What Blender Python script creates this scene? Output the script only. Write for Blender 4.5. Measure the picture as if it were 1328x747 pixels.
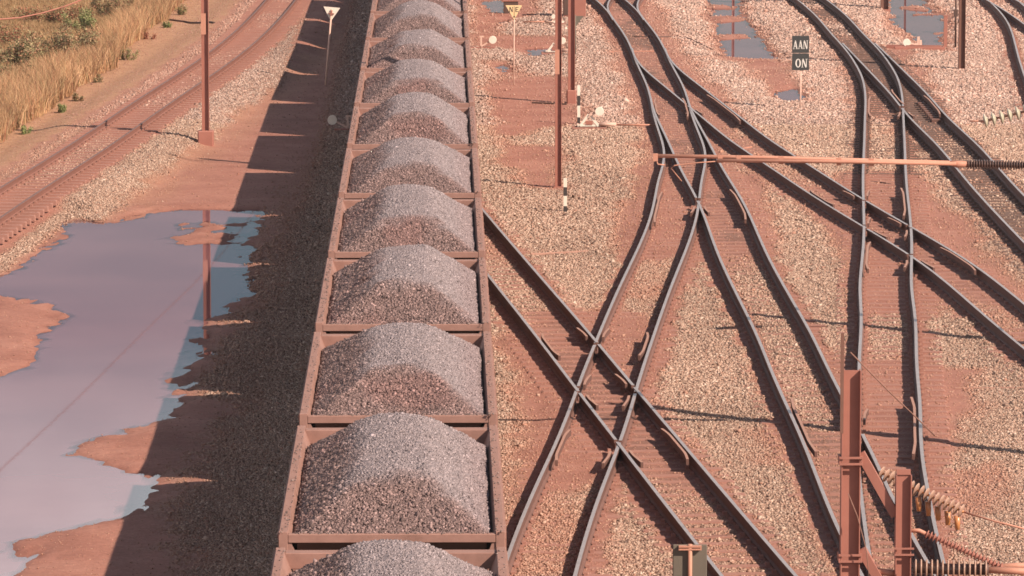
import bpy, bmesh, math, random
import numpy as np
from mathutils import Vector, Matrix, Euler

R = math.radians
rng = np.random.default_rng(11)
random.seed(5)
for o in list(bpy.data.objects):
    bpy.data.objects.remove(o, do_unlink=True)
scene = bpy.context.scene
COL = scene.collection

# ------------------------------------------------------------------ camera
PW, PH = 1328.0, 747.0
F = 6600.0                       # focal length in photo pixels
YH = -490.0                      # horizon row of the photo
CAMZ = 14.78
PITCH = math.atan((PH / 2 - YH) / F)
YAW = math.atan((PW / 2 - 569.6) * math.cos(PITCH) / F)
cd = bpy.data.cameras.new('camera'); cam = bpy.data.objects.new('camera', cd); COL.objects.link(cam)
cam.location = (0, 0, CAMZ)
cam.rotation_euler = (R(90) - PITCH, 0, -YAW)
cd.sensor_width = 36.0; cd.lens = 36.0 * F / PW
cd.clip_start = 1.0; cd.clip_end = 3000
scene.camera = cam
CROT = np.array(Euler(cam.rotation_euler).to_matrix())

def at(px, py, z=0.0):
    """photo pixel -> point on the horizontal plane z"""
    d = CROT @ np.array([(px - PW / 2) / F, -(py - PH / 2) / F, -1.0])
    t = (z - CAMZ) / d[2]
    return np.array([d[0] * t, d[1] * t, z])

def at_y(px, py, Y):
    """photo pixel -> point on the vertical plane y = Y"""
    d = CROT @ np.array([(px - PW / 2) / F, -(py - PH / 2) / F, -1.0])
    t = Y / d[1]
    return np.array([d[0] * t, Y, CAMZ + d[2] * t])

# ------------------------------------------------------------------ light
AX, AY = 1.06, 0.86              # shadow offset (left, away) per metre of height
sun_dir = Vector((AX, -AY, 1.0)).normalized()
SUN_EL = math.asin(sun_dir.z); SUN_AZ = math.atan2(sun_dir.x, sun_dir.y)
w = bpy.data.worlds.new("World"); scene.world = w; w.use_nodes = True
wn = w.node_tree.nodes; wl = w.node_tree.links
sky = wn.new('ShaderNodeTexSky'); sky.sky_type = 'NISHITA'; sky.sun_disc = False
sky.sun_elevation = SUN_EL; sky.sun_rotation = SUN_AZ
sky.air_density = 1.0; sky.dust_density = 0.8; sky.ozone_density = 1.6
bg = wn['Background']; bg.inputs[1].default_value = 0.05
# thin bright cloud bank low in the sky
wtc = wn.new('ShaderNodeTexCoord'); wsx = wn.new('ShaderNodeSeparateXYZ'); wl.new(wtc.outputs['Generated'], wsx.inputs[0])
wmr = wn.new('ShaderNodeMapRange'); wmr.inputs[1].default_value = 0.138; wmr.inputs[2].default_value = 0.185; wmr.clamp = True; wl.new(wsx.outputs[2], wmr.inputs[0])
wno = wn.new('ShaderNodeTexNoise'); wno.inputs['Scale'].default_value = 7.0; wno.inputs['Detail'].default_value = 5; wl.new(wtc.outputs['Generated'], wno.inputs['Vector'])
wr2 = wn.new('ShaderNodeMapRange'); wr2.inputs[1].default_value = 0.38; wr2.inputs[2].default_value = 0.62; wr2.inputs[3].default_value = 0.25; wr2.inputs[4].default_value = 0.75; wl.new(wno.outputs[0], wr2.inputs[0])
wr3 = wn.new('ShaderNodeMapRange'); wr3.inputs[1].default_value = 0.25; wr3.inputs[2].default_value = 0.45; wr3.inputs[3].default_value = 1.0; wr3.inputs[4].default_value = 0.0; wl.new(wsx.outputs[2], wr3.inputs[0])
wm1 = wn.new('ShaderNodeMath'); wm1.operation = 'MULTIPLY'; wl.new(wmr.outputs[0], wm1.inputs[0]); wl.new(wr2.outputs[0], wm1.inputs[1])
wm2 = wn.new('ShaderNodeMath'); wm2.operation = 'MULTIPLY'; wl.new(wm1.outputs[0], wm2.inputs[0]); wl.new(wr3.outputs[0], wm2.inputs[1])
wmx = wn.new('ShaderNodeMix'); wmx.data_type = 'RGBA'; wl.new(wm2.outputs[0], wmx.inputs[0]); wl.new(sky.outputs[0], wmx.inputs[6]); wmx.inputs[7].default_value = (52, 51, 50, 1)
wl.new(wmx.outputs[2], bg.inputs[0])
sd = bpy.data.lights.new('sun', 'SUN'); so = bpy.data.objects.new('sun', sd); COL.objects.link(so)
sd.energy = 4.8; sd.angle = R(0.5); sd.color = (1.0, 0.845, 0.70)
so.rotation_euler = sun_dir.to_track_quat('Z', 'Y').to_euler()
so.location = (30, -20, 60)
vs = scene.view_settings
vs.view_transform = 'Standard'; vs.look = 'None'; vs.gamma = 1.0; vs.use_curve_mapping = False
vs.exposure = 0.56
scene.render.engine = 'CYCLES'
scene.cycles.pixel_filter_type = 'BLACKMAN_HARRIS'; scene.cycles.filter_width = 1.6
scene.cycles.max_bounces = 5; scene.cycles.diffuse_bounces = 2; scene.cycles.glossy_bounces = 3

# ------------------------------------------------------------------ noise helpers (numpy)
_tab = np.random.default_rng(3).random((256, 256))
def vnoise(x, y):
    xi = np.floor(x).astype(int); yi = np.floor(y).astype(int)
    fx = x - xi; fy = y - yi
    fx = fx * fx * (3 - 2 * fx); fy = fy * fy * (3 - 2 * fy)
    a = _tab[xi & 255, yi & 255]; b = _tab[(xi + 1) & 255, yi & 255]
    c = _tab[xi & 255, (yi + 1) & 255]; d = _tab[(xi + 1) & 255, (yi + 1) & 255]
    return (a * (1 - fx) + b * fx) * (1 - fy) + (c * (1 - fx) + d * fx) * fy * 1.0
def fbm(x, y, o=4):
    s = 0; a = 0.5; t = 0
    for i in range(o):
        s = s + a * vnoise(x * 2 ** i + 17.3 * i, y * 2 ** i + 9.1 * i); t += a; a *= 0.5
    return s / t * 2 - 1
def sstep(a, b, x):
    t = np.clip((x - a) / (b - a), 0, 1); return t * t * (3 - 2 * t)
def poly_sd(X, Y, poly):
    """signed distance to polygon, positive inside"""
    n = len(poly); d = np.full(X.shape, 1e9); inside = np.zeros(X.shape, bool)
    for i in range(n):
        x0, y0 = poly[i]; x1, y1 = poly[(i + 1) % n]
        ex, ey = x1 - x0, y1 - y0
        t = np.clip(((X - x0) * ex + (Y - y0) * ey) / (ex * ex + ey * ey + 1e-12), 0, 1)
        d = np.minimum(d, np.hypot(X - x0 - t * ex, Y - y0 - t * ey))
        c = ((y0 > Y) != (y1 > Y)) & (X < (x1 - x0) * (Y - y0) / (y1 - y0 + 1e-12) + x0)
        inside ^= c
    return np.where(inside, d, -d)
def pxpoly(pts, z=0.0):
    return [tuple(at(x, y, z)[:2]) for x, y in pts]

# ------------------------------------------------------------------ materials
def mat(name):
    m = bpy.data.materials.new(name); m.use_nodes = True
    return m, m.node_tree.nodes, m.node_tree.links, m.node_tree.nodes['Principled BSDF']
def ramp(n, l, fac, stops, interp='LINEAR'):
    r = n.new('ShaderNodeValToRGB'); r.color_ramp.interpolation = interp
    e = r.color_ramp.elements
    while len(e) < len(stops): e.new(0.5)
    for i, (p, c) in enumerate(stops):
        e[i].position = p; e[i].color = (*c, 1)
    l.new(fac, r.inputs[0]); return r.outputs[0]
def noise(n, l, scale, detail=4, rough=0.6, coord='Object', vec=None):
    t = n.new('ShaderNodeTexNoise'); t.inputs['Scale'].default_value = scale
    t.inputs['Detail'].default_value = detail; t.inputs['Roughness'].default_value = rough
    if vec is None:
        c = n.new('ShaderNodeTexCoord'); vec = c.outputs[coord]
    l.new(vec, t.inputs['Vector']); return t.outputs[0]
def mix(n, l, fac, a, b, blend='MIX'):
    m = n.new('ShaderNodeMix'); m.data_type = 'RGBA'; m.blend_type = blend
    for s, v in ((0, fac), (6, a), (7, b)):
        if isinstance(v, (int, float)): m.inputs[s].default_value = v
        elif isinstance(v, tuple): m.inputs[s].default_value = (*v, 1)
        else: l.new(v, m.inputs[s])
    return m.outputs[2]
def bump(n, l, p, h, strength=0.4, dist=0.02):
    b = n.new('ShaderNodeBump'); b.inputs['Strength'].default_value = strength
    b.inputs['Distance'].default_value = dist; l.new(h, b.inputs['Height']); l.new(b.outputs[0], p.inputs['Normal'])
def worn(name, c0, c1, dust=(0.42, 0.19, 0.13), dust_amt=0.4, rough=0.75, metal=0.0, scale=1.3, spec=0.25):
    m, n, l, p = mat(name)
    big = noise(n, l, scale, 5, 0.65)
    fine = noise(n, l, scale * 14, 3, 0.7)
    c = mix(n, l, ramp(n, l, big, [(0.35, (0, 0, 0)), (0.65, (1, 1, 1))]), c0, c1)
    g = n.new('ShaderNodeNewGeometry'); sx = n.new('ShaderNodeSeparateXYZ'); l.new(g.outputs['Normal'], sx.inputs[0])
    mr = n.new('ShaderNodeMapRange'); mr.inputs[1].default_value = -0.2; mr.inputs[2].default_value = 0.9
    mr.inputs[3].default_value = dust_amt * 0.5; mr.inputs[4].default_value = min(1, dust_amt * 1.6); l.new(sx.outputs[2], mr.inputs[0])
    mm = n.new('ShaderNodeMath'); mm.operation = 'MULTIPLY'; l.new(mr.outputs[0], mm.inputs[0])
    l.new(ramp(n, l, fine, [(0.3, (0.5, 0.5, 0.5)), (0.7, (1, 1, 1))]), mm.inputs[1])
    c = mix(n, l, mm.outputs[0], c, dust)
    l.new(c, p.inputs['Base Color'])
    p.inputs['Roughness'].default_value = rough; p.inputs['Metallic'].default_value = metal
    p.inputs['Specular IOR Level'].default_value = spec
    bump(n, l, p, fine, 0.25, 0.004)
    return m

M = {}
M['red_steel'] = worn('red_painted_steel', (0.35, 0.14, 0.105), (0.28, 0.11, 0.083), (0.40, 0.19, 0.145), 0.3)
M['brown_steel'] = worn('dark_brown_steel', (0.17, 0.08, 0.06), (0.13, 0.065, 0.05), (0.3, 0.15, 0.11), 0.3)
M['wagon'] = worn('wagon_paint', (0.30, 0.16, 0.13), (0.19, 0.098, 0.078), (0.36, 0.20, 0.158), 0.45, 0.8, scale=2.2)
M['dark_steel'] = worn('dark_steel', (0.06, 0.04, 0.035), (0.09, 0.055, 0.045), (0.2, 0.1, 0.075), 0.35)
M['rail_side'] = worn('rusty_rail_side', (0.125, 0.062, 0.05), (0.085, 0.045, 0.038), (0.30, 0.15, 0.112), 0.3)
M['rail_side_old'] = worn('dusty_rail_side', (0.19, 0.085, 0.065), (0.15, 0.068, 0.052), (0.34, 0.16, 0.12), 0.4)
M['check'] = worn('dusty_check_rail', (0.34, 0.18, 0.135), (0.27, 0.13, 0.10), (0.44, 0.25, 0.185), 0.5)
M['rail_top'] = worn('polished_rail_head', (0.32, 0.285, 0.285), (0.26, 0.225, 0.22), (0.36, 0.27, 0.23), 0.12, 0.45, 0.15, 3, 0.5)
M['rail_top_old'] = worn('dull_rail_head', (0.16, 0.085, 0.072), (0.13, 0.07, 0.06), (0.25, 0.14, 0.11), 0.2, 0.6, 0.1, 3)
M['sleeper'] = worn('dusty_concrete', (0.36, 0.18, 0.14), (0.28, 0.14, 0.11), (0.38, 0.185, 0.14), 0.5, 0.95, scale=2)
M['sleeper_oily'] = worn('oily_concrete', (0.15, 0.09, 0.072), (0.12, 0.074, 0.06), (0.19, 0.115, 0.09), 0.5, 0.95, scale=2)
M['white'] = worn('dusty_white_paint', (0.80, 0.72, 0.62), (0.72, 0.60, 0.50), (0.6, 0.4, 0.3), 0.2, 0.6)
M['white_metal'] = worn('pale_pink_paint', (0.72, 0.50, 0.41), (0.6, 0.38, 0.30), (0.5, 0.28, 0.2), 0.3, 0.6)
M['yellow_white'] = worn('faded_cream_paint', (0.78, 0.60, 0.36), (0.74, 0.50, 0.25), (0.6, 0.36, 0.2), 0.2, 0.6)
M['black'] = worn('dull_black_paint', (0.035, 0.033, 0.033), (0.05, 0.045, 0.042), (0.2, 0.11, 0.085), 0.15, 0.6)
M['sign_grey'] = worn('dark_grey_sign', (0.04, 0.042, 0.044), (0.052, 0.052, 0.052), (0.2, 0.14, 0.11), 0.04, 0.6)
M['grey_back'] = worn('grey_green_sign_back', (0.14, 0.125, 0.10), (0.12, 0.105, 0.085), (0.25, 0.15, 0.11), 0.2, 0.6)
M['letter'] = worn('sign_letter_white', (0.72, 0.68, 0.64), (0.65, 0.6, 0.55), (0.5, 0.4, 0.33), 0.1, 0.6)
M['tube'] = worn('salmon_boom_tube', (0.50, 0.23, 0.16), (0.42, 0.175, 0.12), (0.52, 0.28, 0.20), 0.4, 0.6)
M['ins_dark'] = worn('brown_porcelain', (0.055, 0.03, 0.027), (0.08, 0.045, 0.04), (0.3, 0.17, 0.13), 0.3, 0.35, spec=0.5)
M['ins_orange'] = worn('orange_glazed_disc', (0.55, 0.22, 0.07), (0.45, 0.17, 0.06), (0.5, 0.28, 0.18), 0.3, 0.3, spec=0.5)
M['ins_pale'] = worn('pale_glass_disc', (0.42, 0.39, 0.29), (0.34, 0.32, 0.24), (0.6, 0.45, 0.34), 0.3, 0.3, spec=0.5)
M['ins_cream'] = worn('cream_porcelain', (0.36, 0.21, 0.155), (0.26, 0.145, 0.105), (0.55, 0.36, 0.27), 0.45, 0.3, spec=0.5)
M['wire'] = worn('dusty_wire', (0.26, 0.14, 0.11), (0.22, 0.12, 0.09), (0.4, 0.2, 0.15), 0.2)
M['cable'] = worn('pinkish_cable', (0.55, 0.22, 0.16), (0.5, 0.2, 0.15), (0.5, 0.25, 0.18), 0.2)

def point_col_mat(name, rough=0.9, tint=None, spec=0.2, bscale=60, bstr=0.25):
    m, n, l, p = mat(name)
    a = n.new('ShaderNodeAttribute'); a.attribute_name = 'Col'
    f = noise(n, l, bscale, 2, 0.6)
    c = mix(n, l, 0.35, a.outputs['Color'], ramp(n, l, f, [(0.3, (0.25, 0.25, 0.25)), (0.7, (0.85, 0.85, 0.85))]), 'SOFT_LIGHT')
    l.new(c, p.inputs['Base Color']); p.inputs['Roughness'].default_value = rough
    p.inputs['Specular IOR Level'].default_value = spec
    return m
M['stone'] = point_col_mat('ballast_stone')
M['ore'] = point_col_mat('crushed_ore', 0.8, spec=0.3)
M['grass'] = point_col_mat('dry_grass_blade', 0.8)
M['leaf'] = point_col_mat('dusty_leaf', 0.7)
M['bark'] = worn('dry_stem', (0.14, 0.08, 0.05), (0.2, 0.11, 0.07))

# ground: attribute G.r = red dirt, G.g = brown soil, G.b = dark oily dirt ; remainder = ballast bed
m, n, l, p = mat('yard_ground')
a = n.new('ShaderNodeAttribute'); a.attribute_name = 'G'
sp = n.new('ShaderNodeSeparateColor'); l.new(a.outputs['Color'], sp.inputs[0])
tc = n.new('ShaderNodeTexCoord'); vec = tc.outputs['Object']
nb = noise(n, l, 0.55, 6, 0.62, vec=vec); nf = noise(n, l, 9, 5, 0.7, vec=vec); nm = noise(n, l, 2.3, 5, 0.65, vec=vec)
vor = n.new('ShaderNodeTexVoronoi'); vor.inputs['Scale'].default_value = 26; l.new(vec, vor.inputs['Vector'])
bal = ramp(n, l, vor.outputs['Color'], [(0.1, (0.15, 0.09, 0.068)), (0.5, (0.32, 0.20, 0.145)), (0.9, (0.45, 0.30, 0.225))])
vor2 = n.new('ShaderNodeTexVoronoi'); vor2.inputs['Scale'].default_value = 34; l.new(vec, vor2.inputs['Vector'])
speck = ramp(n, l, vor2.outputs['Color'], [(0.12, (0.6, 0.6, 0.6)), (0.3, (0.5, 0.5, 0.5)), (0.82, (0.5, 0.5, 0.5)), (0.97, (0.68, 0.66, 0.63))])
dirt = ramp(n, l, nb, [(0.28, (0.275, 0.122, 0.092)), (0.5, (0.35, 0.16, 0.12)), (0.72, (0.41, 0.205, 0.155))])
dirt = mix(n, l, 0.55, dirt, ramp(n, l, nf, [(0.3, (0.36, 0.36, 0.36)), (0.7, (0.62, 0.61, 0.6))]), 'OVERLAY')
dirt = mix(n, l, 0.8, dirt, speck, 'OVERLAY')
soil = ramp(n, l, nm, [(0.3, (0.36, 0.195, 0.115)), (0.7, (0.47, 0.275, 0.17))])
soil = mix(n, l, 0.9, soil, speck, 'OVERLAY')
soil = mix(n, l, 0.5, soil, ramp(n, l, nf, [(0.3, (0.3, 0.3, 0.3)), (0.7, (0.66, 0.65, 0.62))]), 'OVERLAY')
dark = ramp(n, l, nf, [(0.3, (0.12, 0.075, 0.06)), (0.7, (0.20, 0.125, 0.10))])
c = mix(n, l, sp.outputs[0], bal, dirt); c = mix(n, l, sp.outputs[1], c, soil); c = mix(n, l, sp.outputs[2], c, dark)
# mud just above the water line is wet and darker
sz_ = n.new('ShaderNodeSeparateXYZ'); l.new(vec, sz_.inputs[0])
ad = n.new('ShaderNodeMath'); ad.operation = 'MULTIPLY_ADD'; l.new(nm, ad.inputs[0]); ad.inputs[1].default_value = 0.05; l.new(sz_.outputs[2], ad.inputs[2])
wt = n.new('ShaderNodeMapRange'); wt.inputs[1].default_value = -0.035; wt.inputs[2].default_value = -0.075; wt.inputs[3].default_value = 0.0; wt.inputs[4].default_value = 0.55; l.new(ad.outputs[0], wt.inputs[0])
c = mix(n, l, wt.outputs[0], c, mix(n, l, 1.0, c, (0.68, 0.6, 0.58), 'MULTIPLY'))
l.new(c, p.inputs['Base Color']); p.inputs['Roughness'].default_value = 0.95; p.inputs['Specular IOR Level'].default_value = 0.1
bump(n, l, p, nf, 0.5, 0.03)
M['ground'] = m
m, n, l, p = mat('muddy_water')
wa = n.new('ShaderNodeAttribute'); wa.attribute_name = 'depth'
nw = noise(n, l, 0.25, 4, 0.5)
mud_c = ramp(n, l, nw, [(0.35, (0.215, 0.09, 0.10)), (0.65, (0.265, 0.118, 0.126))])
df = n.new('ShaderNodeBsdfDiffuse'); l.new(mud_c, df.inputs[0])
tr = n.new('ShaderNodeBsdfTransparent'); tr.inputs[0].default_value = (0.85, 0.72, 0.68, 1)
mk = n.new('ShaderNodeMapRange'); mk.inputs[1].default_value = 0.0; mk.inputs[2].default_value = 0.035; mk.inputs[3].default_value = 0.25; mk.inputs[4].default_value = 1.0
l.new(wa.outputs['Fac'], mk.inputs[0])
m1 = n.new('ShaderNodeMixShader'); l.new(mk.outputs[0], m1.inputs[0]); l.new(tr.outputs[0], m1.inputs[1]); l.new(df.outputs[0], m1.inputs[2])
gl = n.new('ShaderNodeBsdfGlossy'); gl.inputs['Roughness'].default_value = 0.02
fr = n.new('ShaderNodeFresnel'); fr.inputs['IOR'].default_value = 1.33
rp = noise(n, l, 3.0, 3, 0.5); bp = n.new('ShaderNodeBump'); bp.inputs['Strength'].default_value = 0.012; bp.inputs['Distance'].default_value = 0.02; l.new(rp, bp.inputs['Height'])
l.new(bp.outputs[0], gl.inputs['Normal']); l.new(bp.outputs[0], fr.inputs['Normal'])
m2 = n.new('ShaderNodeMixShader'); l.new(fr.outputs[0], m2.inputs[0]); l.new(m1.outputs[0], m2.inputs[1]); l.new(gl.outputs[0], m2.inputs[2])
l.new(m2.outputs[0], n['Material Output'].inputs[0])
M['water'] = m

# ------------------------------------------------------------------ mesh helpers
class MB:
    def __init__(s): s.v = []; s.f = []; s.m = []; s.sm = []
    def add(s, vs, fs, mi=0, smooth=False):
        b = len(s.v); s.v += [tuple(map(float, q)) for q in vs]
        s.f += [tuple(b + i for i in f) for f in fs]; s.m += [mi] * len(fs); s.sm += [smooth] * len(fs)
    def box(s, x0, x1, y0, y1, z0, z1, mi=0, mtx=None):
        v = [(x0, y0, z0), (x1, y0, z0), (x1, y1, z0), (x0, y1, z0), (x0, y0, z1), (x1, y0, z1), (x1, y1, z1), (x0, y1, z1)]
        if mtx is not None: v = [tuple(mtx @ Vector(q)) for q in v]
        s.add(v, [(0, 3, 2, 1), (4, 5, 6, 7), (0, 1, 5, 4), (1, 2, 6, 5), (2, 3, 7, 6), (3, 0, 4, 7)], mi)
    def bar(s, a, b, wx, wy, mi=0):
        """rectangular bar from a to b"""
        a = Vector(a); b = Vector(b); d = b - a
        q = d.to_track_quat('Z', 'Y').to_matrix().to_4x4(); q.translation = a
        s.box(-wx / 2, wx / 2, -wy / 2, wy / 2, 0, d.length, mi, q)
    def tube(s, pts, r, seg=10, mi=0, cap=True):
        pts = [Vector(q) for q in pts]; n = len(pts)
        rs = r if isinstance(r, (list, tuple)) else [r] * n
        vs = []; up = Vector((0, 0, 1)); fs = []
        for i, q in enumerate(pts):
            t = (pts[min(i + 1, n - 1)] - pts[max(i - 1, 0)]).normalized()
            u = t.cross(up)
            if u.length < 1e-3: u = t.cross(Vector((1, 0, 0)))
            u.normalize(); w_ = t.cross(u)
            for k in range(seg):
                an = 2 * math.pi * k / seg
                vs.append(q + (u * math.cos(an) + w_ * math.sin(an)) * rs[i])
        for i in range(n - 1):
            for k in range(seg):
                k2 = (k + 1) % seg
                fs.append((i * seg + k, i * seg + k2, (i + 1) * seg + k2, (i + 1) * seg + k))
        s.add(vs, fs, mi, True)
        if cap:
            b = len(s.v) - len(vs)
            s.f.append(tuple(b + k for k in range(seg))[::-1]); s.m.append(mi); s.sm.append(False)
            s.f.append(tuple(b + (n - 1) * seg + k for k in range(seg))); s.m.append(mi); s.sm.append(False)
    def prism(s, poly, a, b, mi=0):
        """poly list of 3D points, extruded by vector b-a"""
        n = len(poly); d = Vector(b) - Vector(a)
        v = [Vector(q) for q in poly] + [Vector(q) + d for q in poly]
        fs = [tuple(range(n))[::-1], tuple(range(n, 2 * n))] + [(i, (i + 1) % n, n + (i + 1) % n, n + i) for i in range(n)]
        s.add(v, fs, mi)
    def disc(s, c, ax, r, th, seg=20, mi=0):
        c = Vector(c); ax = Vector(ax).normalized()
        s.tube([c - ax * th / 2, c - ax * th / 2.2, c + ax * th / 2.2, c + ax * th / 2], [r * 0.93, r, r, r * 0.93], seg, mi)
    def mesh(s, name, mats, bevel=0):
        me = bpy.data.meshes.new(name); me.from_pydata(s.v, [], s.f)
        for mm in (mats if isinstance(mats, (list, tuple)) else [mats]): me.materials.append(mm)
        me.polygons.foreach_set('material_index', s.m); me.polygons.foreach_set('use_smooth', s.sm)
        bm = bmesh.new(); bm.from_mesh(me); bmesh.ops.recalc_face_normals(bm, faces=bm.faces)
        if bevel: bmesh.ops.bevel(bm, geom=[e for e in bm.edges if len(e.link_faces) == 2 and e.calc_face_angle(0) > 0.6], offset=bevel, segments=1, affect='EDGES', clamp_overlap=True)
        bm.to_mesh(me); bm.free(); me.update()
        return me
    def build(s, name, mats, parent=None, bevel=0):
        return link(name, s.mesh(name, mats, bevel), parent)
def link(name, me, parent=None):
    o = bpy.data.objects.new(name, me); COL.objects.link(o)
    if parent is not None: o.parent = parent
    return o
def tag(o, label=None, cat=None, group=None, kind=None):
    if label: o['label'] = label
    if cat: o['category'] = cat
    if group: o['group'] = group
    if kind: o['kind'] = kind
    return o
def thing(name, label, cat, loc=(0, 0, 0), rz=0, group=None):
    o = bpy.data.objects.new(name, None); COL.objects.link(o)
    o.empty_display_size = 0.3
    o.location = tuple(float(q) for q in loc); o.rotation_euler = (0, 0, rz)
    return tag(o, label, cat, group)
def copy_tree(o, parent=None):
    c = o.copy(); COL.objects.link(c)
    if parent is not None: c.parent = parent
    for ch in list(o.children): copy_tree(ch, c)
    return c
def np_mesh(name, V, Fc, col=None, material=None, colname='Col'):
    """Fc: (n,k) int array, all faces with k corners"""
    me = bpy.data.meshes.new(name); k = Fc.shape[1]; nf = len(Fc)
    me.vertices.add(len(V)); me.vertices.foreach_set('co', np.ascontiguousarray(V, np.float32).ravel())
    me.loops.add(nf * k); me.loops.foreach_set('vertex_index', np.ascontiguousarray(Fc, np.int32).ravel())
    me.polygons.add(nf); me.polygons.foreach_set('loop_start', np.arange(0, nf * k, k, dtype=np.int32))
    me.update(calc_edges=True)
    if col is not None:
        at_ = me.color_attributes.new(colname, 'FLOAT_COLOR', 'POINT')
        c4 = np.ones((len(V), 4), np.float32); c4[:, :3] = col
        at_.data.foreach_set('color', c4.ravel())
    if material: me.materials.append(material)
    return me
# stones ------------------------------------------------------------
_oct = np.array([(1, 0, 0), (-1, 0, 0), (0, 1, 0), (0, -1, 0), (0, 0, 1), (0, 0, -1)], float)
_octf = np.array([(0, 2, 4), (2, 1, 4), (1, 3, 4), (3, 0, 4), (2, 0, 5), (1, 2, 5), (3, 1, 5), (0, 3, 5)])
def stones_arrays(P, size, cols, flat=0.75, rg=rng):
    """P (N,3) centres, size (N,), cols (N,3) -> verts, faces, colours"""
    N = len(P)
    V = np.repeat(_oct[None], N, 0) * rg.uniform(0.6, 1.25, (N, 6, 1)) + rg.normal(0, 0.22, (N, 6, 3))
    q = rg.normal(size=(N, 4)); q /= np.linalg.norm(q, axis=1)[:, None]
    w_, x, y, z = q.T
    Rm = np.stack([np.stack([1 - 2 * (y * y + z * z), 2 * (x * y - z * w_), 2 * (x * z + y * w_)], -1),
                   np.stack([2 * (x * y + z * w_), 1 - 2 * (x * x + z * z), 2 * (y * z - x * w_)], -1),
                   np.stack([2 * (x * z - y * w_), 2 * (y * z + x * w_), 1 - 2 * (x * x + y * y)], -1)], 1)
    V = np.einsum('nij,nkj->nki', Rm, V)
    V[:, :, 2] *= flat
    V = V * size[:, None, None] + P[:, None, :]
    Fc = (np.arange(N)[:, None, None] * 6 + _octf[None]).reshape(-1, 3)
    return V.reshape(-1, 3), Fc, np.repeat(cols, 6, 0)

# ------------------------------------------------------------------ track geometry
G2 = 1.132 / 2                    # half of the distance between rail centres
RT = 0.25                         # rail top
YN = np.arange(56.0, 236.01, 0.5)
def fit(Lp, Rp, lam=300.0, z=RT, lo=None, hi=None):
    pts = []
    for sgn, lst in ((1, Lp), (-1, Rp)):
        if not lst: continue
        W = np.array([at(x, y, z)[:2] for x, y in lst])
        o = np.argsort(W[:, 1]); W = W[o]
        sl = np.gradient(W[:, 0], W[:, 1]) if len(W) > 1 else np.zeros(len(W))
        for (x, y), s_ in zip(W, sl):
            c_ = 1 / math.sqrt(1 + s_ * s_)
            pts.append((x + sgn * G2 * c_, y - sgn * G2 * s_ * c_))
    pts = np.array(pts); n_ = len(YN)
    A = np.zeros((n_, n_)); b = np.zeros(n_)
    for x, y in pts:
        f = (y - YN[0]) / 0.5; i = int(np.clip(math.floor(f), 0, n_ - 2)); t = f - i
        for ii, wi in ((i, 1 - t), (i + 1, t)):
            b[ii] += wi * x
            for jj, wj in ((i, 1 - t), (i + 1, t)): A[ii, jj] += wi * wj
    D2 = np.diff(np.eye(n_), 2, axis=0); D3 = np.diff(np.eye(n_), 3, axis=0)
    A += lam * 40 * D3.T @ D3 + lam * 0.4 * D2.T @ D2
    return np.linalg.solve(A, b)
class Track:
    def __init__(s, key, xs, y0, y1, dz=0.0, base=0.0):
        s.key = key; s.xs = xs; s.y0 = y0; s.y1 = y1; s.dz = dz; s.base = base
        s.sl = np.gradient(xs, YN)
    def x(s, Y): return np.interp(Y, YN, s.xs)
    def slope(s, Y): return np.interp(Y, YN, s.sl)
    def rx(s, side, Y, off=0.0):
        """x of rail (side -1 left, +1 right) at row Y; off = extra distance towards track centre"""
        sl = s.slope(Y); return s.x(Y) + side * (G2 - off) * np.sqrt(1 + sl * sl)
def Yp(py, z=RT): return at(600, py, z)[1]

T = {}
XTRAIN = -0.645
T['A'] = Track('A', fit([(787, 10), (797, 27), (820, 65), (846, 128), (858.6, 180), (853, 232), (803, 374), (773, 443), (751, 505), (728, 560), (693, 640), (658, 723)],
                        [(829, 0), (833, 20), (865, 72), (890, 130), (908, 180), (916, 206), (908, 255), (869, 374), (822, 505), (808, 560), (776, 640), (746, 746)], 18), 60, 232)
T['A2'] = Track('A2', fit([(770, 0), (780, 8), (790, 16)], [(815, 0), (824, 10), (832, 22)], 30), Yp(26), 232)
T['B'] = Track('B', fit([(846, 128), (865, 180), (904, 258), (932, 330), (964, 401), (997, 475), (1032, 555), (1061, 625), (1090, 693)],
                        [(890, 130), (917, 180), (940, 224), (994, 330), (1019, 374), (1054, 434), (1093, 516), (1117, 556), (1141, 608), (1188, 705), (1206, 733)], 30), 60, Yp(126))
T['R'] = Track('R', fit([(821, 65), (858, 108), (895, 140), (915, 155), (964, 193), (1118, 292), (1203, 347), (1266, 400), (1328, 452)],
                        [(865, 72), (900, 106), (958, 151), (1004, 187), (1035, 205), (1118, 258), (1178, 294), (1328, 395)], 30), 60, Yp(63))
T['C'] = Track('C', fit([(645, 374), (698, 437), (751, 506), (790, 560), (803.5, 575), (902, 703), (937, 747)],
                        [(630, 277), (713, 373), (773, 444), (822, 507), (871, 560), (964, 671), (1030, 747)], 400), 60, 170)
T['D'] = Track('D', fit([(1035, 0), (1066, 30), (1090, 57), (1111, 87), (1119, 106), (1122, 145), (1119, 240), (1114, 374), (1114, 470), (1117, 530), (1117, 635), (1126, 710)],
                        [(1071, 0), (1105, 28), (1125, 50), (1148, 75), (1164, 100), (1171, 135), (1173, 180), (1176, 240), (1182.5, 352), (1187, 405), (1190.5, 505), (1192, 560), (1201, 628), (1215, 698), (1223, 728)], 10), 60, 232)
T['E'] = Track('E', fit([(1094, 58), (1134, 100), (1168, 136), (1215, 187), (1258, 240), (1328, 315)],
                        [(1130, 52), (1148, 69), (1222, 148), (1266, 187), (1300, 225), (1328, 254)], 60), 60, Yp(57))
T['F'] = Track('F', fit([(1281, 0), (1304, 25), (1318, 64), (1328, 97)], [(1318, 0)], 60), 60, 232)
T['G'] = Track('G', fit([(1294, 6), (1328, 32)], [(1318, 2), (1328, 8)], 60), 60, Yp(1))
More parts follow.
